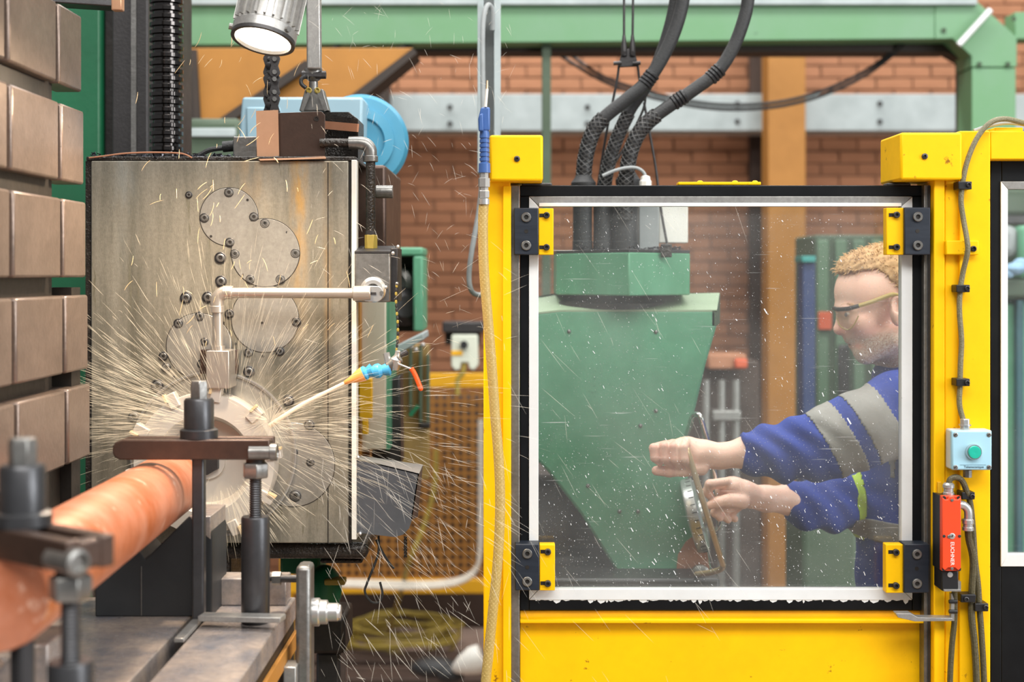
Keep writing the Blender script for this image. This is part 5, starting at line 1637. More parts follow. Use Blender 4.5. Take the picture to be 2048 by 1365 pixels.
# suspension ropes and yoke
yk = thing('rope_yoke', P(1255, 135, 3.12), 'dark triangular rope yoke hanging above the hoses', 'yoke')
MB().prism(pp([(1246, 98), (1268, 98), (1277, 132), (1236, 134)], 3.12), (0, .012, 0)).build('plate', 'dark_steel', yk, bevel=0.001)
for px in (1248, 1265):
    MB().lathe(P(px, 112, 3.12), (0, 0, 1), [(S(6, 3.1), 0), (S(6, 3.1), .02), (S(3, 3.1), .046)], 12).build('rope_socket', 'dark_steel', yk)
    MB().cyl(P(px, 106, 3.112), P(px, 106, 3.135), S(4, 3.1), n=8).build('pin', 'dark_steel', yk)
for px in (1234, 1272):
    MB().cyl(P(px - 7, 127, 3.11), P(px + 9, 126, 3.11), S(4, 3.1), n=8).build('shackle_bolt', 'dark_steel', yk)
for pts, lab in (([(1248, 80), (1248, 0), (1248, -80)], 'left upper wire rope above the yoke'), ([(1265, 80), (1266, 0), (1266, -80)], 'right upper wire rope above the yoke'),
                 ([(1238, 130), (1234, 160), (1224, 210), (1212, 270), (1196, 370), (1192, 400)], 'left lower wire rope falling from the yoke'),
                 ([(1275, 128), (1280, 165), (1290, 190), (1286, 220), (1262, 270), (1240, 310), (1226, 330)], 'right lower wire rope curling between the hoses'),
                 ([(1288, 205), (1300, 270), (1312, 340), (1322, 420), (1334, 488)], 'thin wire rope running straight down to the gearbox clip')):
    tag(MB().tube(smooth_path(pp(pts, 3.13), 5), S(2.6, 3.1), 7).build('wire_rope', 'dark_steel'), lab, 'rope', 'wire ropes around the yoke')

# hand lever with dial on the ram
hl = thing('feed_lever', P(1400, 1150, 2.85), 'bent steel feed lever with chrome graduated dial held by the worker', 'lever')
MB().tube(smooth_path(pp([(1362, 880, 2.72), (1371, 896, 2.66), (1377, 908, 2.640), (1400, 984, 2.640), (1422, 1055, 2.66), (1443, 1122, 2.69), (1446, 1132, 2.70), (1440, 1140, 2.73), (1420, 1146, 2.80), (1396, 1149, 2.90), (1392, 1150, 2.99)], 2.7), 6), S(6, 2.7), 12).build('near_rod', 'brass_rod', hl)
MB().tube(smooth_path(pp([(1368, 886, 2.99), (1376, 862, 2.93), (1384, 836, 2.86), (1392, 829, 2.84), (1401, 835, 2.83), (1408, 858, 2.83), (1417, 890, 2.83), (1428, 946, 2.83), (1434, 1000, 2.84), (1438, 1050, 2.86), (1430, 1060, 2.99)], 2.83), 6), S(5.5, 2.83), 12).build('far_rod', 'chrome', hl)
dax2 = (P(1448, 1010, 2.9) - P(1392, 1020, 2.96)).normalized()
MB().lathe(P(1388, 1032, 2.97), Vector((0.97, -0.13, 0.25)), [(0.02, -.016), (0.076, -.01), (0.078, -.006), (0.078, .012), (0.07, .016), (0.03, .017), (0.028, .03), (0, .03)], 40).build('dial', 'bright_steel', hl)
for k in range(30):
    q = 2 * PI * k / 30
    axv = Vector((0.97, -0.13, 0.25)).normalized()
    u = axv.orthogonal().normalized()
    w = axv.cross(u)
    rr = u * math.cos(q) + w * math.sin(q)
    c = P(1388, 1032, 2.97) + axv * .006 + rr * .078
    MB().obox(c, axv * .005, rr * .0006, rr.cross(axv) * .0009).build('graduation', 'slot_dark', hl)
MB().lathe(P(1400, 1148, 2.985), (0, -1, 0), [(.02, 0), (.02, .012), (.012, .016), (0, .016)], 20).build('pivot', 'steel', hl)

# ================================================================== the worker
def grid_sdf(prims, lo, hi, res):
    """smooth union of capsules and ellipsoids on a grid; each primitive only touches its own box"""
    lo = np.array(lo, float)
    n = np.ceil((np.array(hi) - lo) / res).astype(int) + 1
    f = np.full(n, 0.06, np.float32)
    for pr in prims:
        kind = pr[0]
        if kind == 'cap':
            _, a, b, ra, rb, k = pr[:6]
            a = np.array(a); b = np.array(b)
            m = max(ra, rb) + k + 2.5 * res + 0.012
            blo = np.minimum(a, b) - m
            bhi = np.maximum(a, b) + m
        else:
            _, c, rad, k = pr[:4]
            c = np.array(c)
            m = max(rad) * (1.0) + k + 2.5 * res + 0.012
            blo = c - m
            bhi = c + m
        i0 = np.clip(np.floor((blo - lo) / res).astype(int), 0, n)
        i1 = np.clip(np.ceil((bhi - lo) / res).astype(int) + 1, 0, n)
        if (i1 <= i0).any():
            continue
        X = (lo[0] + res * np.arange(i0[0], i1[0]))[:, None, None].astype(np.float32)
        Y = (lo[1] + res * np.arange(i0[1], i1[1]))[None, :, None].astype(np.float32)
        Z = (lo[2] + res * np.arange(i0[2], i1[2]))[None, None, :].astype(np.float32)
        if kind == 'cap':
            d = b - a
            dd = max(float(d @ d), 1e-12)
            t = np.clip(((X - a[0]) * d[0] + (Y - a[1]) * d[1] + (Z - a[2]) * d[2]) / dd, 0, 1)
            dist = np.sqrt((X - a[0] - t * d[0]) ** 2 + (Y - a[1] - t * d[1]) ** 2 + (Z - a[2] - t * d[2]) ** 2) - (ra + (rb - ra) * t)
        else:
            px, py, pz = X - c[0], Y - c[1], Z - c[2]
            if len(pr) > 4 and pr[4]:
                th = pr[4]         # rotation about the Y axis
                px, pz = px * math.cos(th) + pz * math.sin(th), -px * math.sin(th) + pz * math.cos(th)
            q0 = np.sqrt((px / rad[0]) ** 2 + (py / rad[1]) ** 2 + (pz / rad[2]) ** 2)
            q1 = np.sqrt((px / rad[0] ** 2) ** 2 + (py / rad[1] ** 2) ** 2 + (pz / rad[2] ** 2) ** 2)
            dist = q0 * (q0 - 1) / np.maximum(q1, 1e-6)
        sub = f[i0[0]:i1[0], i0[1]:i1[1], i0[2]:i1[2]]
        neg = len(pr) > 5 and pr[5] == 'cut' if kind == 'ell' else (len(pr) > 6 and pr[6] == 'cut')
        if neg:
            dist = -dist
            h = np.clip(0.5 - 0.5 * (sub - dist) / k, 0, 1)
            sub[...] = sub * (1 - h) + dist * h + k * h * (1 - h)
        else:
            h = np.clip(0.5 + 0.5 * (sub - dist) / k, 0, 1)
            sub[...] = sub * (1 - h) + dist * h - k * h * (1 - h)
    return f, lo


def surface_nets(f, lo, res):
    s = f < 0
    nx, ny, nz = f.shape
    corners = [(i, j, k) for i in (0, 1) for j in (0, 1) for k in (0, 1)]
    cnt = np.zeros((nx - 1, ny - 1, nz - 1), np.int8)
    for (i, j, k) in corners:
        cnt += s[i:nx - 1 + i, j:ny - 1 + j, k:nz - 1 + k]
    act = (cnt > 0) & (cnt < 8)
    idx = np.argwhere(act)
    vid = np.full(act.shape, -1, np.int32)
    vid[act] = np.arange(len(idx))
    acc = np.zeros((len(idx), 3))
    num = np.zeros(len(idx))
    for a in range(8):
        for b in range(a + 1, 8):
            ca, cb = corners[a], corners[b]
            if sum(x != y for x, y in zip(ca, cb)) != 1:
                continue
            fa = f[idx[:, 0] + ca[0], idx[:, 1] + ca[1], idx[:, 2] + ca[2]].astype(float)
            fb = f[idx[:, 0] + cb[0], idx[:, 1] + cb[1], idx[:, 2] + cb[2]].astype(float)
            m = (fa < 0) != (fb < 0)
            t = np.where(m, fa / np.where(m, fa - fb, 1), 0)
            p = np.array(ca)[None] + t[:, None] * (np.array(cb) - np.array(ca))[None]
            acc[m] += p[m]
            num[m] += 1
    v = (idx + acc / num[:, None]) * res + lo
    faces = []
    for axis in range(3):
        u, w = [(1, 2), (2, 0), (0, 1)][axis]
        sl0 = [slice(None)] * 3
        sl1 = [slice(None)] * 3
        sl0[axis] = slice(0, f.shape[axis] - 1)
        sl1[axis] = slice(1, f.shape[axis])
        e = s[tuple(sl0)] != s[tuple(sl1)]
        ed = np.argwhere(e)
        ok = (ed[:, u] > 0) & (ed[:, w] > 0) & (ed[:, u] < f.shape[u] - 1) & (ed[:, w] < f.shape[w] - 1)
        ed = ed[ok]
        flip = s[ed[:, 0], ed[:, 1], ed[:, 2]]
        du = np.zeros(3, int); du[u] = 1
        dw = np.zeros(3, int); dw[w] = 1
        q = [ed - du - dw, ed - dw, ed, ed - du]
        q = np.stack([vid[x[:, 0], x[:, 1], x[:, 2]] for x in q], 1)
        q[~flip] = q[~flip][:, ::-1]
        faces.append(q)
    return v, np.concatenate(faces)


def mesh_from(v, fc, name, material, parent, loc):
    used = np.unique(fc)
    remap = np.full(len(v), -1)
    remap[used] = np.arange(len(used))
    v = v[used]
    fc = remap[fc]
    me = bpy.data.meshes.new(name)
    me.vertices.add(len(v))
    me.vertices.foreach_set('co', (v - np.array(loc)).astype(np.float32).ravel())
    me.loops.add(fc.size)
    me.loops.foreach_set('vertex_index', fc.ravel().astype(np.int32))
    me.polygons.add(len(fc))
    me.polygons.foreach_set('loop_start', np.arange(0, fc.size, 4, dtype=np.int32))
    me.update(calc_edges=True)
    me.materials.append(MATS[material])
    me.shade_smooth()
    o = bpy.data.objects.new(name, me)
    COL.objects.link(o)
    if parent is not None:
        o.parent = parent
    else:
        o.location = loc
    return o


def wave(v, seed, sc):
    """cheap smooth noise for folds and curls"""
    r = np.random.default_rng(seed)
    o = np.zeros(len(v))
    for i in range(7):
        k = r.normal(size=3)
        k /= np.linalg.norm(k)
        o += np.sin(v @ k * sc * r.uniform(.6, 1.7) + r.uniform(0, 6.3)) / 7 * 1.7
    return o


def normals(v, fc):
    n = np.zeros_like(v)
    a = np.cross(v[fc[:, 2]] - v[fc[:, 0]], v[fc[:, 3]] - v[fc[:, 1]])
    for i in range(4):
        np.add.at(n, fc[:, i], a)
    return n / np.maximum(np.linalg.norm(n, axis=1, keepdims=True), 1e-12)


MD = 2.84            # depth of the middle of the head


def cap(p, q, r0, r1, k=0.008):
    return ('cap', np.array(P(*p)), np.array(P(*q)), r0, r1, k)


def chain(pts, k=0.01):
    """pts: (x, y, depth, radius) -> capsules"""
    return [cap(a[:3], b[:3], a[3], b[3], k) for a, b in zip(pts[:-1], pts[1:])]


def ell(p, rad, k=0.01, th=0.0):
    return ('ell', np.array(P(*p)), rad, k, th)


px = MD / F          # metres per picture pixel at the head
head = [
    ell((1786, 578, MD), (100 * px, 0.078, 88 * px), 0.01),
    ell((1732, 586, MD), (62 * px, 0.064, 62 * px), 0.02),
    ell((1735, 640, MD), (56 * px, 0.058, 70 * px), 0.02),
    ell((1690, 616, MD), (18 * px, 0.046, 9 * px), 0.012),                 # brow
    cap((1684, 622, MD), (1679, 656, MD), 0.0085, 0.0105, 0.007),           # nose bridge
    ell((1681, 660, MD), (14 * px, 0.0135, 11 * px), 0.005),               # nose tip
    ell((1693, 664, MD - .013), (10 * px, 0.008, 8 * px), 0.004),
    ell((1693, 664, MD + .013), (10 * px, 0.008, 8 * px), 0.004),
    ('ell', np.array(P(1690, 629, MD - .036)), (13 * px, 0.012, 8 * px), 0.008, 0.0, 'cut'),
    ('ell', np.array(P(1690, 629, MD + .036)), (13 * px, 0.012, 8 * px), 0.008, 0.0, 'cut'),
    ell((1712, 680, MD), (15 * px, 0.03, 14 * px), 0.012),                  # muzzle
    ell((1708, 686, MD), (8.5 * px, 0.022, 4.5 * px), 0.004),               # upper lip
    ell((1709, 695, MD), (8 * px, 0.02, 4.5 * px), 0.004),                  # lower lip
    ell((1727, 709, MD), (18 * px, 0.024, 15 * px), 0.014),                 # chin
    ('ell', np.array(P(1704, 690.5, MD)), (15 * px, 0.023, 1.7 * px), 0.003, -0.12, 'cut'),
    cap((1732, 708, MD - .026), (1788, 680, MD - .052), 0.020, 0.022, 0.02),  # jaw
    cap((1732, 708, MD + .026), (1788, 680, MD + .052), 0.020, 0.022, 0.02),
    ell((1722, 648, MD - .044), (22 * px, 0.018, 16 * px), 0.02),           # cheeks
    ell((1722, 648, MD + .044), (22 * px, 0.018, 16 * px), 0.02),
    ell((1702, 629, MD - .033), (11 * px, 0.011, 8 * px), 0.004),           # lids
    ell((1702, 629, MD + .033), (11 * px, 0.011, 8 * px), 0.004),
]
for sgn in (-1, 1):                                                          # ears
    d0 = MD + sgn * 0.079
    head += [ell((1796, 606, d0), (17 * px, 0.010, 17 * px), 0.004, 0.2), ell((1792, 630, d0), (12 * px, 0.009, 23 * px), 0.004, 0.2),
             ('ell', np.array(P(1796, 612, d0 + sgn * .007)), (10 * px, 0.007, 14 * px), 0.004, 0.2, 'cut')]
neck = [cap((1800, 690, MD + .01), (1850, 790, MD + .05), 0.058, 0.064, 0.02)]
NH = (2.70)
near_fore = chain([(1600, 900, 2.70, .037), (1500, 905, 2.70, .031), (1440, 913, 2.69, .0225), (1418, 914, 2.69, .023)], 0.012)
hand1 = [ell((1392, 908, 2.69), (.041, .033, .0265), 0.012, 0.25), ell((1366, 896, 2.69), (.027, .034, .019), 0.012, 0.5)]
for i in range(4):
    kx = 1372 - i * 13
    ky = 884 + i * 2.2
    px_, py_ = 1378 - i * 19.5, 902 + (0, -1, -2, 1)[i]
    ty = (932, 934, 932, 926)[i]
    hand1 += chain([(kx, ky, 2.675, .0095), (px_ - 12, py_ - 6, 2.636, .0090), (px_ - 10, (py_ + ty) / 2 + 2, 2.633, .0083), (px_ + 0, ty - 1, 2.652, .0074)], 0.0022)
hand1 += chain([(1402, 936, 2.675, .015), (1368, 941, 2.665, .0118), (1338, 943, 2.66, .0108), (1313, 942, 2.66, .0092)], 0.005)
far_fore = chain([(1700, 1000, 2.93, .038), (1580, 1000, 2.86, .030), (1532, 998, 2.83, .0245), (1505, 994, 2.82, .024)], 0.012)
hand2 = [ell((1476, 988, 2.81), (.040, .030, .029), 0.012, 0.1), ell((1456, 974, 2.81), (.026, .03, .018), 0.012, 0.4)]
hand2 += chain([(1452, 966, 2.79, .0105), (1420, 970, 2.775, .0100), (1414, 984, 2.78, .0092), (1424, 998, 2.79, .0080)], 0.0035)
hand2 += chain([(1484, 1004, 2.785, .0150), (1452, 1002, 2.772, .0112), (1436, 1005, 2.772, .0104), (1420, 1011, 2.775, .0086)], 0.005)
hand2 += chain([(1470, 1004, 2.81, .0105), (1438, 1014, 2.80, .0100), (1430, 1026, 2.80, .0090), (1440, 1036, 2.81, .0080)], 0.0035)
hand2 += chain([(1480, 1006, 2.83, .0105), (1452, 1020, 2.825, .0098), (1446, 1032, 2.825, .0088), (1456, 1040, 2.83, .0078)], 0.0035)
hand2 += chain([(1488, 1006, 2.85, .0098), (1466, 1022, 2.85, .0090), (1461, 1033, 2.85, .0080), (1470, 1039, 2.85, .0070)], 0.0035)
near_up = chain([(1600, 900, 2.70, .038), (1660, 885, 2.70, .045), (1860, 815, 2.79, .055)], 0.02)
far_up = chain([(1700, 1000, 2.93, .038), (1770, 985, 2.97, .044), (1890, 840, 3.08, .055)], 0.02)
trunk = [ell((1850, 880, 2.94), (.105, .165, .18), 0.03), ell((1846, 1050, 2.95), (.10, .145, .2), 0.04), ell((1852, 1200, 2.95), (.10, .15, .14), 0.04)]
NW = 0.0
f, lo_ = grid_sdf(head + neck + near_fore + hand1 + far_fore + hand2 + near_up + far_up + trunk,
                  (0.22, 2.58, 1.25), (1.0, 3.2, 2.2), 0.0028)
v, fc = surface_nets(f, lo_, 0.0028)
man_loc = Vector((P(1866, 0, 2.95).x, 2.95, 0.40))
man = thing('person', man_loc, 'worker in blue overalls and safety glasses leaning in to turn the lever', 'person')
# skin colouring: beard stubble and redder nose, cheeks and knuckles by place on the body
skin = MATS['skin']
body_o = mesh_from(v, fc, 'body', 'skin', man, man_loc)
ca = body_o.data.attributes.new('stubble', 'FLOAT', 'POINT')
cr = body_o.data.attributes.new('flush', 'FLOAT', 'POINT')
co = np.empty(len(body_o.data.vertices) * 3, np.float32)
body_o.data.vertices.foreach_get('co', co)
co = co.reshape(-1, 3) + np.array(man_loc)
gx_ = CX + co[:, 0] * F / MD
gy_ = CY - (co[:, 2] - H) * F / MD
sm = lambda e0, e1, x: np.clip((x - e0) / (e1 - e0), 0, 1) ** 2 * (3 - 2 * np.clip((x - e0) / (e1 - e0), 0, 1))
line = 672 - (gx_ - 1700) * 0.22
stub = sm(-6, 14, gy_ - line) * sm(742, 722, gy_ + (gx_ - 1740) * -.1) * (gx_ < 1790) * (gx_ > 1660)
lips = np.exp(-(((gx_ - 1706) / 12) ** 2 + ((gy_ - 691) / 8) ** 2))
ca.data.foreach_set('value', (stub * (1 - lips)).astype(np.float32))
fl_ = np.exp(-(((gx_ - 1680) / 16) ** 2 + ((gy_ - 660) / 13) ** 2)) + .8 * lips + .5 * np.exp(-(((gx_ - 1735) / 30) ** 2 + ((gy_ - 655) / 24) ** 2)) + .6 * np.exp(-(((gx_ - 1798) / 18) ** 2 + ((gy_ - 620) / 34) ** 2))
# fingers
fl_ += .5 * (co[:, 0] < P(1345, 0, 2.69).x)
cr.data.foreach_set('value', np.clip(fl_, 0, 1).astype(np.float32))
nt = skin.node_tree
bs = nt.nodes['Principled BSDF']
prev = bs.inputs['Base Color'].links[0].from_socket


def layer(attr, col, amount, prev, noise=None):
    at = nt.nodes.new('ShaderNodeAttribute')
    at.attribute_name = attr
    mu = nt.nodes.new('ShaderNodeMath')
    mu.operation = 'MULTIPLY'
    mu.inputs[1].default_value = amount
    nt.links.new(at.outputs['Fac'], mu.inputs[0])
    fac = mu.outputs[0]
    if noise:
        nn = nt.nodes.new('ShaderNodeTexNoise')
        nn.inputs['Scale'].default_value = noise
        nn.inputs['Detail'].default_value = 3
        tcn = nt.nodes.new('ShaderNodeTexCoord')
        nt.links.new(tcn.outputs['Object'], nn.inputs['Vector'])
        mr = nt.nodes.new('ShaderNodeMapRange')
        mr.inputs['From Min'].default_value = .35
        mr.inputs['From Max'].default_value = .65
        nt.links.new(nn.outputs['Fac'], mr.inputs['Value'])
        m2 = nt.nodes.new('ShaderNodeMath')
        m2.operation = 'MULTIPLY'
        nt.links.new(fac, m2.inputs[0])
        nt.links.new(mr.outputs[0], m2.inputs[1])
        fac = m2.outputs[0]
    mx = nt.nodes.new('ShaderNodeMix')
    mx.data_type = 'RGBA'
    mx.inputs[7].default_value = (*srgb(col), 1)
    nt.links.new(fac, mx.inputs[0])
    nt.links.new(prev, mx.inputs[6])
    return mx.outputs[2]


prev = layer('flush', (214, 128, 108), 0.55, prev)
prev = layer('stubble', (176, 138, 118), 0.55, prev)
prev = layer('stubble', (140, 104, 84), 0.6, prev, 520)
prev = layer('stubble', (236, 222, 208), 0.8, prev, 330)
nt.links.new(prev, bs.inputs['Base Color'])
tag(body_o, 'bare face, forearms and hands')

# hair: cap of short curls
hp_ = [ell((1788, 574, MD), (104 * px, 0.083, 90 * px), 0.01), ell((1724, 545, MD), (50 * px, 0.058, 40 * px), 0.02)]
f, lo_ = grid_sdf(hp_, (0.56, 2.70, 2.0), (0.90, 2.98, 2.22), 0.003)
X = lo_[0] + .003 * np.arange(f.shape[0])[:, None, None]
Z = lo_[2] + .003 * np.arange(f.shape[2])[None, None, :]
hx = CX + X * F / MD
hy = CY - (Z - H) * F / MD
cutl = np.where(hx < 1735, 548 - (hx - 1670) * 0.16, 538 + np.clip((hx - 1735) / 55, 0, 1) ** 1.5 * 62 + np.clip(hx - 1800, 0, 200) * 0.7)
f = np.maximum(f, ((hy - cutl) * px * .8).astype(np.float32) + 0 * f)
v, fc = surface_nets(f, lo_, 0.003)
nv = normals(v, fc)
v = v + nv * (wave(v, 3, 420) * 0.0022 + wave(v, 4, 900) * 0.0010)[:, None]
hair = mesh_from(v, fc, 'hair', 'hair_ginger', man, man_loc)
# loose curls
pick = rng.choice(len(v), 2200)
cm = MB()
for i in pick:
    p = Vector(v[i]); n = Vector(nv[i])
    hxp = CX + p.x * F / MD; hyp = CY - (p.z - H) * F / MD
    tdir = Vector((-.6 + random.uniform(-.5, .5), random.uniform(-.5, .5), random.uniform(-.3, .6)))
    l = random.uniform(.003, .0075)
    q1 = p + n * l * .5 + tdir * l * .5
    q2 = p + n * l * .65 + tdir * l * 1.25 + Vector((0, 0, -.002))
    cm.tube([p - n * .001, q1, q2], [.0008, .0007, .0003], 3, caps=False)
tag(cm.build('hair_strands', 'hair_ginger', man, smooth=60), kind='stuff')

# jacket
sleeve1 = chain([(1489, 903, 2.70, .0365), (1520, 904, 2.70, .043), (1565, 903, 2.70, .052), (1640, 889, 2.70, .064), (1720, 860, 2.715, .070), (1800, 826, 2.745, .078), (1858, 812, 2.80, .080)], 0.02)
sleeve2 = chain([(1577, 1001, 2.86, .038), (1612, 1010, 2.875, .046), (1668, 1010, 2.91, .050), (1730, 1000, 2.95, .056), (1800, 950, 3.0, .066), (1892, 850, 3.08, .076)], 0.02)
trunk2 = [ell((1852, 880, 2.94), (.132, .195, .19), 0.03), ell((1846, 1050, 2.95), (.136, .178, .22), 0.04), ell((1852, 1190, 2.95), (.136, .175, .16), 0.04)]
collar = [cap((1812, 762, MD + .02), (1868, 800, MD + .06), 0.064, 0.078, 0.02)]
JR = 0.0036
jp = sleeve1 + sleeve2 + trunk2 + collar
f, lo_ = grid_sdf(jp, (0.42, 2.56, 1.27), (1.06, 3.22, 2.02), JR)
Xg = lo_[0] + JR * np.arange(f.shape[0])[:, None, None]
Yg = lo_[1] + JR * np.arange(f.shape[1])[None, :, None]
Zg = lo_[2] + JR * np.arange(f.shape[2])[None, None, :]
# cuffs end square to the wrist
f = np.maximum(f, (P(1483, 0, 2.70).x - Xg + np.where(Yg < 2.80, 0, -9)).astype(np.float32))
f = np.maximum(f, (P(1569, 0, 2.87).x - Xg + np.where((Zg < P(0, 950, 2.87).z), 0, -9) + 0 * Yg).astype(np.float32))
# hem
f = np.maximum(f, (P(0, 1215, 2.95).z - Zg + 0 * Xg + 0 * Yg).astype(np.float32))
v, fc = surface_nets(f, lo_, JR)


def fold(v):
    nv = normals(v, fc)
    k1 = np.array(P(1560, 904, 2.7)); k2 = np.array(P(1660, 1010, 2.9))
    o = wave(v, 21, 45) * .0036 + wave(v, 22, 110) * .0007
    # gathered folds near the cuffs
    for c, a in ((k1, .0060), (k2, .0045)):
        d = v - c
        w = np.exp(-(np.linalg.norm(d, axis=1) / .10) ** 2)
        o += w * a * np.sin(d[:, 0] * 105 + d[:, 2] * 60 + 2.2 * np.sin(d[:, 2] * 30 + d[:, 1] * 20))
    return v + nv * o[:, None]


vj = fold(v)
jk_ = mesh_from(vj, fc, 'jacket', 'jacket_blue', man, man_loc)


def strip(name, test, m, off):
    """band of cloth lying on the jacket, from the faces that pass the test"""
    cen = v[fc].mean(1)
    k = test(cen)
    if not k.any():
        return
    nv = normals(vj, fc)
    sel = fc[k]
    vv_ = vj + nv * off
    o = mesh_from(vv_, sel, name, m, man, man_loc)
    md = o.modifiers.new('cloth', 'SOLIDIFY')
    md.thickness = 0.0015
    md.offset = -1
    return o


def band(p0, p1, d):
    """test for the slab between two view points along the upper arm"""
    a = np.array(P(*p0, d)); b = np.array(P(*p1, d))
    u = (b - a)
    L_ = np.linalg.norm(u)
    u /= L_
    return lambda c: (((c - a) @ u) > 0) & (((c - a) @ u) < L_)


near = lambda c: (c[:, 1] < 2.83) & (c[:, 2] > P(0, 975, 2.7).z) & (c[:, 0] < P(1815, 0, 2.72).x)
b1 = band((1647, 895), (1694, 868), 2.71)
b2 = band((1716, 862), (1772, 830), 2.73)
strip('reflective_tape', lambda c: b1(c) & near(c), 'tape_grey', .0014)
strip('reflective_tape', lambda c: b2(c) & near(c), 'tape_grey', .0014)
tors = lambda c: (c[:, 1] < 2.99) & (CY - (c[:, 2] - H) * F / 2.9 > 930)
zz = lambda c: CY - (c[:, 2] - H) * F / 2.85
xx = lambda c: CX + c[:, 0] * F / 2.85
front = lambda c: (c[:, 0] > P(1690, 0, 2.9).x) & (c[:, 1] < 3.0)
strip('reflective_belt', lambda c: (zz(c) > 1042) & (zz(c) < 1084) & (c[:, 0] > P(1690, 0, 2.95).x), 'tape_grey', .0016)
strip('hi_vis_strip', lambda c: (zz(c) > 940) & (zz(c) <= 1042) & (xx(c) < 1738) & front(c) & (c[:, 0] > P(1698, 0, 2.95).x) & (c[:, 1] < 2.93), 'hi_vis', .0016)
strip('hi_vis_edge', lambda c: (zz(c) > 1084) & (zz(c) <= 1092) & (xx(c) < 1742) & (c[:, 0] > P(1690, 0, 2.95).x), 'hi_vis', .0016)

# eyes and eyebrows
for s in (-1, 1):
    MB().ball(P(1699, 629, MD + s * .035), .0098, 14, (1, .9, .5)).build('eye', 'white_plastic', man)
    MB().ball(P(1692, 630, MD + s * .0385), .0044, 12, (.8, 1, .9)).build('iris', 'post_blue', man)
    eb = MB()
    for i in range(46):
        t_ = random.random()
        p0 = P(1680 + 26 * t_, 612 - 3 * math.sin(t_ * 3) + random.uniform(-2.5, 2.5), MD + s * (.022 + .03 * t_ + .004))
        eb.tube([p0, p0 + Vector((.005, s * .001, random.uniform(-.001, .002)))], [.0007, .0003], 3, caps=False)
    tag(eb.build('eyebrow', 'hair_ginger', man, smooth=60), kind='stuff')
# trousers and boots, on the operator platform
tr = [ell((1854, 1200, 2.95), (.125, .165, .12), .03)]
for s in (-1, 1):
    y_ = 2.95 + s * .095
    x0 = P(1866, 0, 2.95).x
    tr += [('cap', np.array((x0, y_, 1.40)), np.array((x0 - .03, y_ + s * .01, 0.92)), .095, .07, .03), ('cap', np.array((x0 - .03, y_ + s * .01, 0.92)), np.array((x0 + .03, y_ + s * .015, 0.50)), .07, .062, .02)]
f, lo_ = grid_sdf(tr, (0.62, 2.64, 0.44), (1.12, 3.26, 1.62), 0.008)
v2, f2 = surface_nets(f, lo_, .008)
mesh_from(v2 + normals(v2, f2) * (wave(v2, 31, 50) * .004)[:, None], f2, 'trousers', 'trousers', man, man_loc)
for s in (-1, 1):
    x0 = P(1866, 0, 2.95).x + .03
    y_ = 2.95 + s * .11
    bt = [('cap', np.array((x0, y_, .52)), np.array((x0 + .005, y_, .45)), .055, .05, .02), ('cap', np.array((x0, y_, .445)), np.array((x0 - .17, y_, .435)), .045, .035, .02)]
    f, lo_ = grid_sdf(bt, (x0 - .3, y_ - .12, .38), (x0 + .14, y_ + .12, .62), .006)
    f = np.maximum(f, (0.401 - (lo_[2] + .006 * np.arange(f.shape[2]))[None, None, :] + 0 * f).astype(np.float32))
    v2, f2 = surface_nets(f, lo_, .006)
    mesh_from(v2, f2, 'boot', 'boot', man, man_loc)
pf = thing('operator_platform', (0.9, 2.95, 0), 'dark steel operator platform under the boots of the worker', 'platform')
MB().box((0.5, 2.56, 0.36), (1.6, 3.6, 0.40)).build('deck', 'dark_steel', pf, bevel=0.003)
for xq in (0.54, 1.55):
    for yq in (2.62, 3.54):
        MB().box((xq - .03, yq - .03, 0), (xq + .03, yq + .03, .36)).build('leg', 'dark_steel', pf)

# safety glasses
sg = thing('safety_glasses', P(1700, 640, MD), 'clear safety glasses with dark brow bar worn by the worker', 'glasses')
for s in (-1, 1):
    MB().tube(smooth_path(pp([(1668, 617, MD + s * .004), (1676, 619, MD + s * .03), (1694, 618, MD + s * .055), (1708, 615, MD + s * .066), (1722, 611, MD + s * .071)], MD), 4), S(4.2, MD), 8).build('brow_bar', 'lens_frame', sg)
    MB().tube(smooth_path(pp([(1718, 612, MD + s * .071), (1738, 606, MD + s * .076), (1762, 597, MD + s * .080), (1786, 589, MD + s * .083), (1802, 592, MD + s * .083)], MD), 4), [S(4.2, MD)] * 13 + [S(3, MD)] * 4, 8).build('temple', 'temple_yellow', sg)
    lens = []
    top_l = [(1668, 618, .004), (1673, 620, .025), (1688, 620, .05), (1706, 617, .066), (1718, 613, .0715)]
    bot_l = [(1674, 636, .006), (1680, 652, .026), (1696, 660, .05), (1708, 650, .064), (1717, 632, .0705)]
    m_ = MB()
    vs = [P(x, y, MD + s * d) for x, y, d in top_l] + [P(x, y, MD + s * d) for x, y, d in bot_l]
    fs = [(i, i + 1, i + 6, i + 5) for i in range(4)]
    m_.add(vs, fs)
    lo2 = m_.build('lens', 'lens_clear', sg)
    so = lo2.modifiers.new('thick', 'SOLIDIFY')
    so.thickness = .0015
    MB().tube(smooth_path([P(x, y, MD + s * d) for x, y, d in bot_l], 3), S(1.3, MD), 6).build('lens_edge', 'temple_yellow', sg)

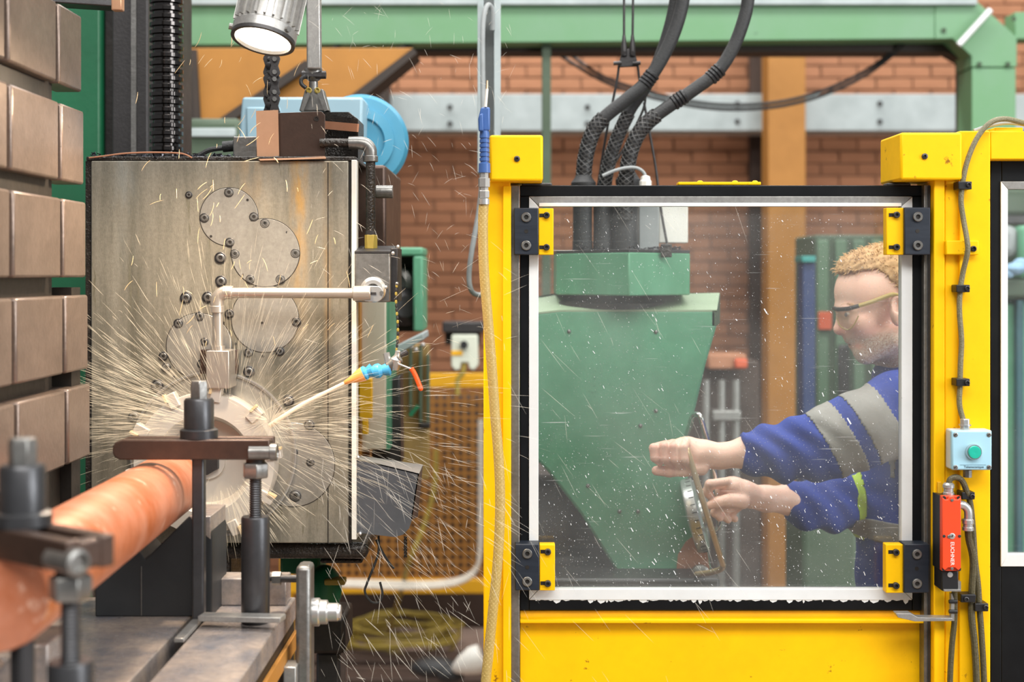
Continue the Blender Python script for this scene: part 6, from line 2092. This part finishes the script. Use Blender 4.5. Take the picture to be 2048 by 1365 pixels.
# ================================================================== swarf and coolant spray
# chips lying on top of the head
zt_ = P(440, 313, 2.5).z
ch = MB()
for k in range(420):
    p = Vector((random.uniform(P(176, 0, 2.5).x, P(470, 0, 2.5).x), random.uniform(2.503, 2.62), zt_ + random.uniform(-.002, .006)))
    a_ = random.uniform(0, PI); l = random.uniform(.0015, .006); w = random.uniform(.0008, .002)
    ch.obox(p, (l * math.cos(a_), l * math.sin(a_), random.uniform(-.002, .002)), (-w * math.sin(a_), w * math.cos(a_), 0), (0, 0, .0008))
tag(ch.build('metal_chips', 'swarf', smooth=0), 'dark metal chips heaped along the top of the milling head', 'chips', kind='stuff')
tag(MB().tube(smooth_path(pp([(178, 316), (210, 312), (250, 307), (300, 305), (350, 306), (370, 309), (384, 316)], 2.495), 5), S(1.6, 2.5), 6).build('copper_strand', 'rust'), 'long thin copper strand lying along the top edge of the head', 'wire')


def streak(mb, c, d, ang, l, r, bend=0.0, dz=0.0):
    """one drawn-out drop of coolant: tapered thread lying at depth d"""
    pts = []
    n = 4
    x, y = c
    for i in range(n + 1):
        t = i / n
        pts.append(P(x + math.cos(ang) * l * t, y + math.sin(ang) * l * t + bend * t * t, d + dz * t))
    mb.tube(pts, [r * .25, r, r, r * .8, r * .2], 3, caps=False)


C0 = (462, 862)
warm = MB()
for k in range(1900):
    ang = random.choice((random.gauss(PI + .42, .3), random.gauss(PI + .3, .22), random.gauss(PI + .12, .25), random.gauss(-PI / 2, .6), random.gauss(-.1, .35), random.gauss(-.3, .45), random.uniform(0, 2 * PI)))
    r0 = abs(random.gauss(0, 120)) + random.uniform(60, 170)
    if r0 > 430:
        continue
    l = random.uniform(12, 70) * (1.3 if random.random() < .2 else 1)
    x = C0[0] + math.cos(ang) * r0
    y = C0[1] + math.sin(ang) * r0 * .95
    if x < 182 or (x > 700 and random.random() < .6):
        continue
    if y > 1000:
        continue
    streak(warm, (x, y), random.uniform(2.28, 2.47), ang + random.gauss(0, .07), l, random.uniform(.0002, .0006), bend=random.uniform(0, 5))
# dense burst where the jet hits the cutter
for k in range(420):
    ang = random.uniform(0, 2 * PI)
    r0 = abs(random.gauss(0, 26))
    streak(warm, (540 + math.cos(ang) * r0, 842 + math.sin(ang) * r0 * .8), random.uniform(2.38, 2.43), ang, random.uniform(8, 34), random.uniform(.0002, .0005))
# fan below the cutter
for k in range(260):
    ang = random.gauss(PI * .36, .3)
    r0 = random.uniform(70, 200)
    streak(warm, (430 + math.cos(ang) * r0, 920 + math.sin(ang) * r0 * .8), random.uniform(2.36, 2.46), ang, random.uniform(12, 50), random.uniform(.0003, .0009))
tag(warm.build('coolant_spray', 'coolant_warm', smooth=60), 'fan of warm coolant spray flying off the spinning cutter', 'spray', kind='stuff')

pale = MB()
for k in range(420):
    ang = random.gauss(.42, .38)
    r0 = random.uniform(220, 620)
    x = C0[0] + math.cos(ang) * r0
    y = C0[1] - 60 + math.sin(ang) * r0
    if x < 640 or x > 1040:
        continue
    streak(pale, (x, y), random.uniform(2.2, 2.7), ang + random.gauss(0, .1), random.uniform(14, 80), random.uniform(.00018, .00045), bend=random.uniform(0, 6))
for k in range(300):
    x = random.uniform(600, 1020); y = random.uniform(0, 720)
    ang = random.choice((random.gauss(-1.1, .35), random.gauss(1.2, .3), random.gauss(.5, .3)))
    streak(pale, (x, y), random.uniform(2.2, 2.8), ang, random.uniform(6, 34), random.uniform(.0002, .0005), bend=random.uniform(0, 5))
for k in range(170):
    x = random.uniform(640, 1020); y = random.uniform(900, 1365)
    streak(pale, (x, y), random.uniform(2.2, 2.34), random.gauss(1.15, .3), random.uniform(14, 80), random.uniform(.0002, .0006))
for k in range(80):
    x = random.uniform(1010, 1500); y = random.uniform(380, 1365)
    streak(pale, (x, y), random.uniform(2.2, 2.33), random.gauss(1.0, .2), random.uniform(14, 90), random.uniform(.00015, .00035))
tag(pale.build('fine_spray', 'coolant_pale', smooth=60), 'fine pale coolant droplets drifting right of the head and across the post', 'spray', kind='stuff')

gold = MB()
for k in range(80):
    if random.random() < .62:
        x = random.gauss(450, 90); y = random.uniform(90, 420)
    else:
        x = random.gauss(470, 120); y = random.uniform(380, 700)
    ang = random.gauss(-1.2, .5)
    l = random.uniform(8, 34)
    pts = []
    cv = random.uniform(-.35, .35)
    for i in range(6):
        t = i / 5
        pts.append(P(x + math.cos(ang + cv * t) * l * t, y + math.sin(ang + cv * t) * l * t, random.choice((2.4,)) + 0))
    r = random.uniform(.0003, .0007)
    gold.tube(pts, [r * .4, r, r, r, r, r * .4], 4, caps=False)
tag(gold.build('flying_chips', 'swarf_gold', smooth=60), 'small golden chips flying up above and in front of the head', 'chips', kind='stuff')

# solid jet from the nozzle
tag(MB().tube(smooth_path(pp([(690, 766, 2.42), (650, 786, 2.42), (600, 812, 2.42), (560, 838, 2.42), (540, 852, 2.425)], 2.42), 6), [S(3.4, 2.42) + S(1.6, 2.42) * (i / 24) for i in range(25)], 10).build('coolant_jet', 'coolant_jet'),
    'solid stream of coolant running from the orange nozzle tip to the cutter', 'jet')

# wet drops on the door pane
dr = MB()
for k in range(900):
    x = random.uniform(1082, 1798); y = random.uniform(420, 1176)
    if random.random() < .35:
        y = random.uniform(900, 1176)
    r = abs(random.gauss(0, .00026)) + .0002
    l = random.choice((1, 1, 1, 2.5, 5))
    a_ = random.gauss(1.05, .15)
    c = P(x, y, 2.4115)
    dr.obox(c, (r * l * math.cos(a_), 0, -r * l * math.sin(a_)), (0, .0004, 0), (r * math.sin(a_), 0, r * math.cos(a_)))
tag(dr.build('pane_drops', 'drop_white', sd, smooth=0), kind='stuff')
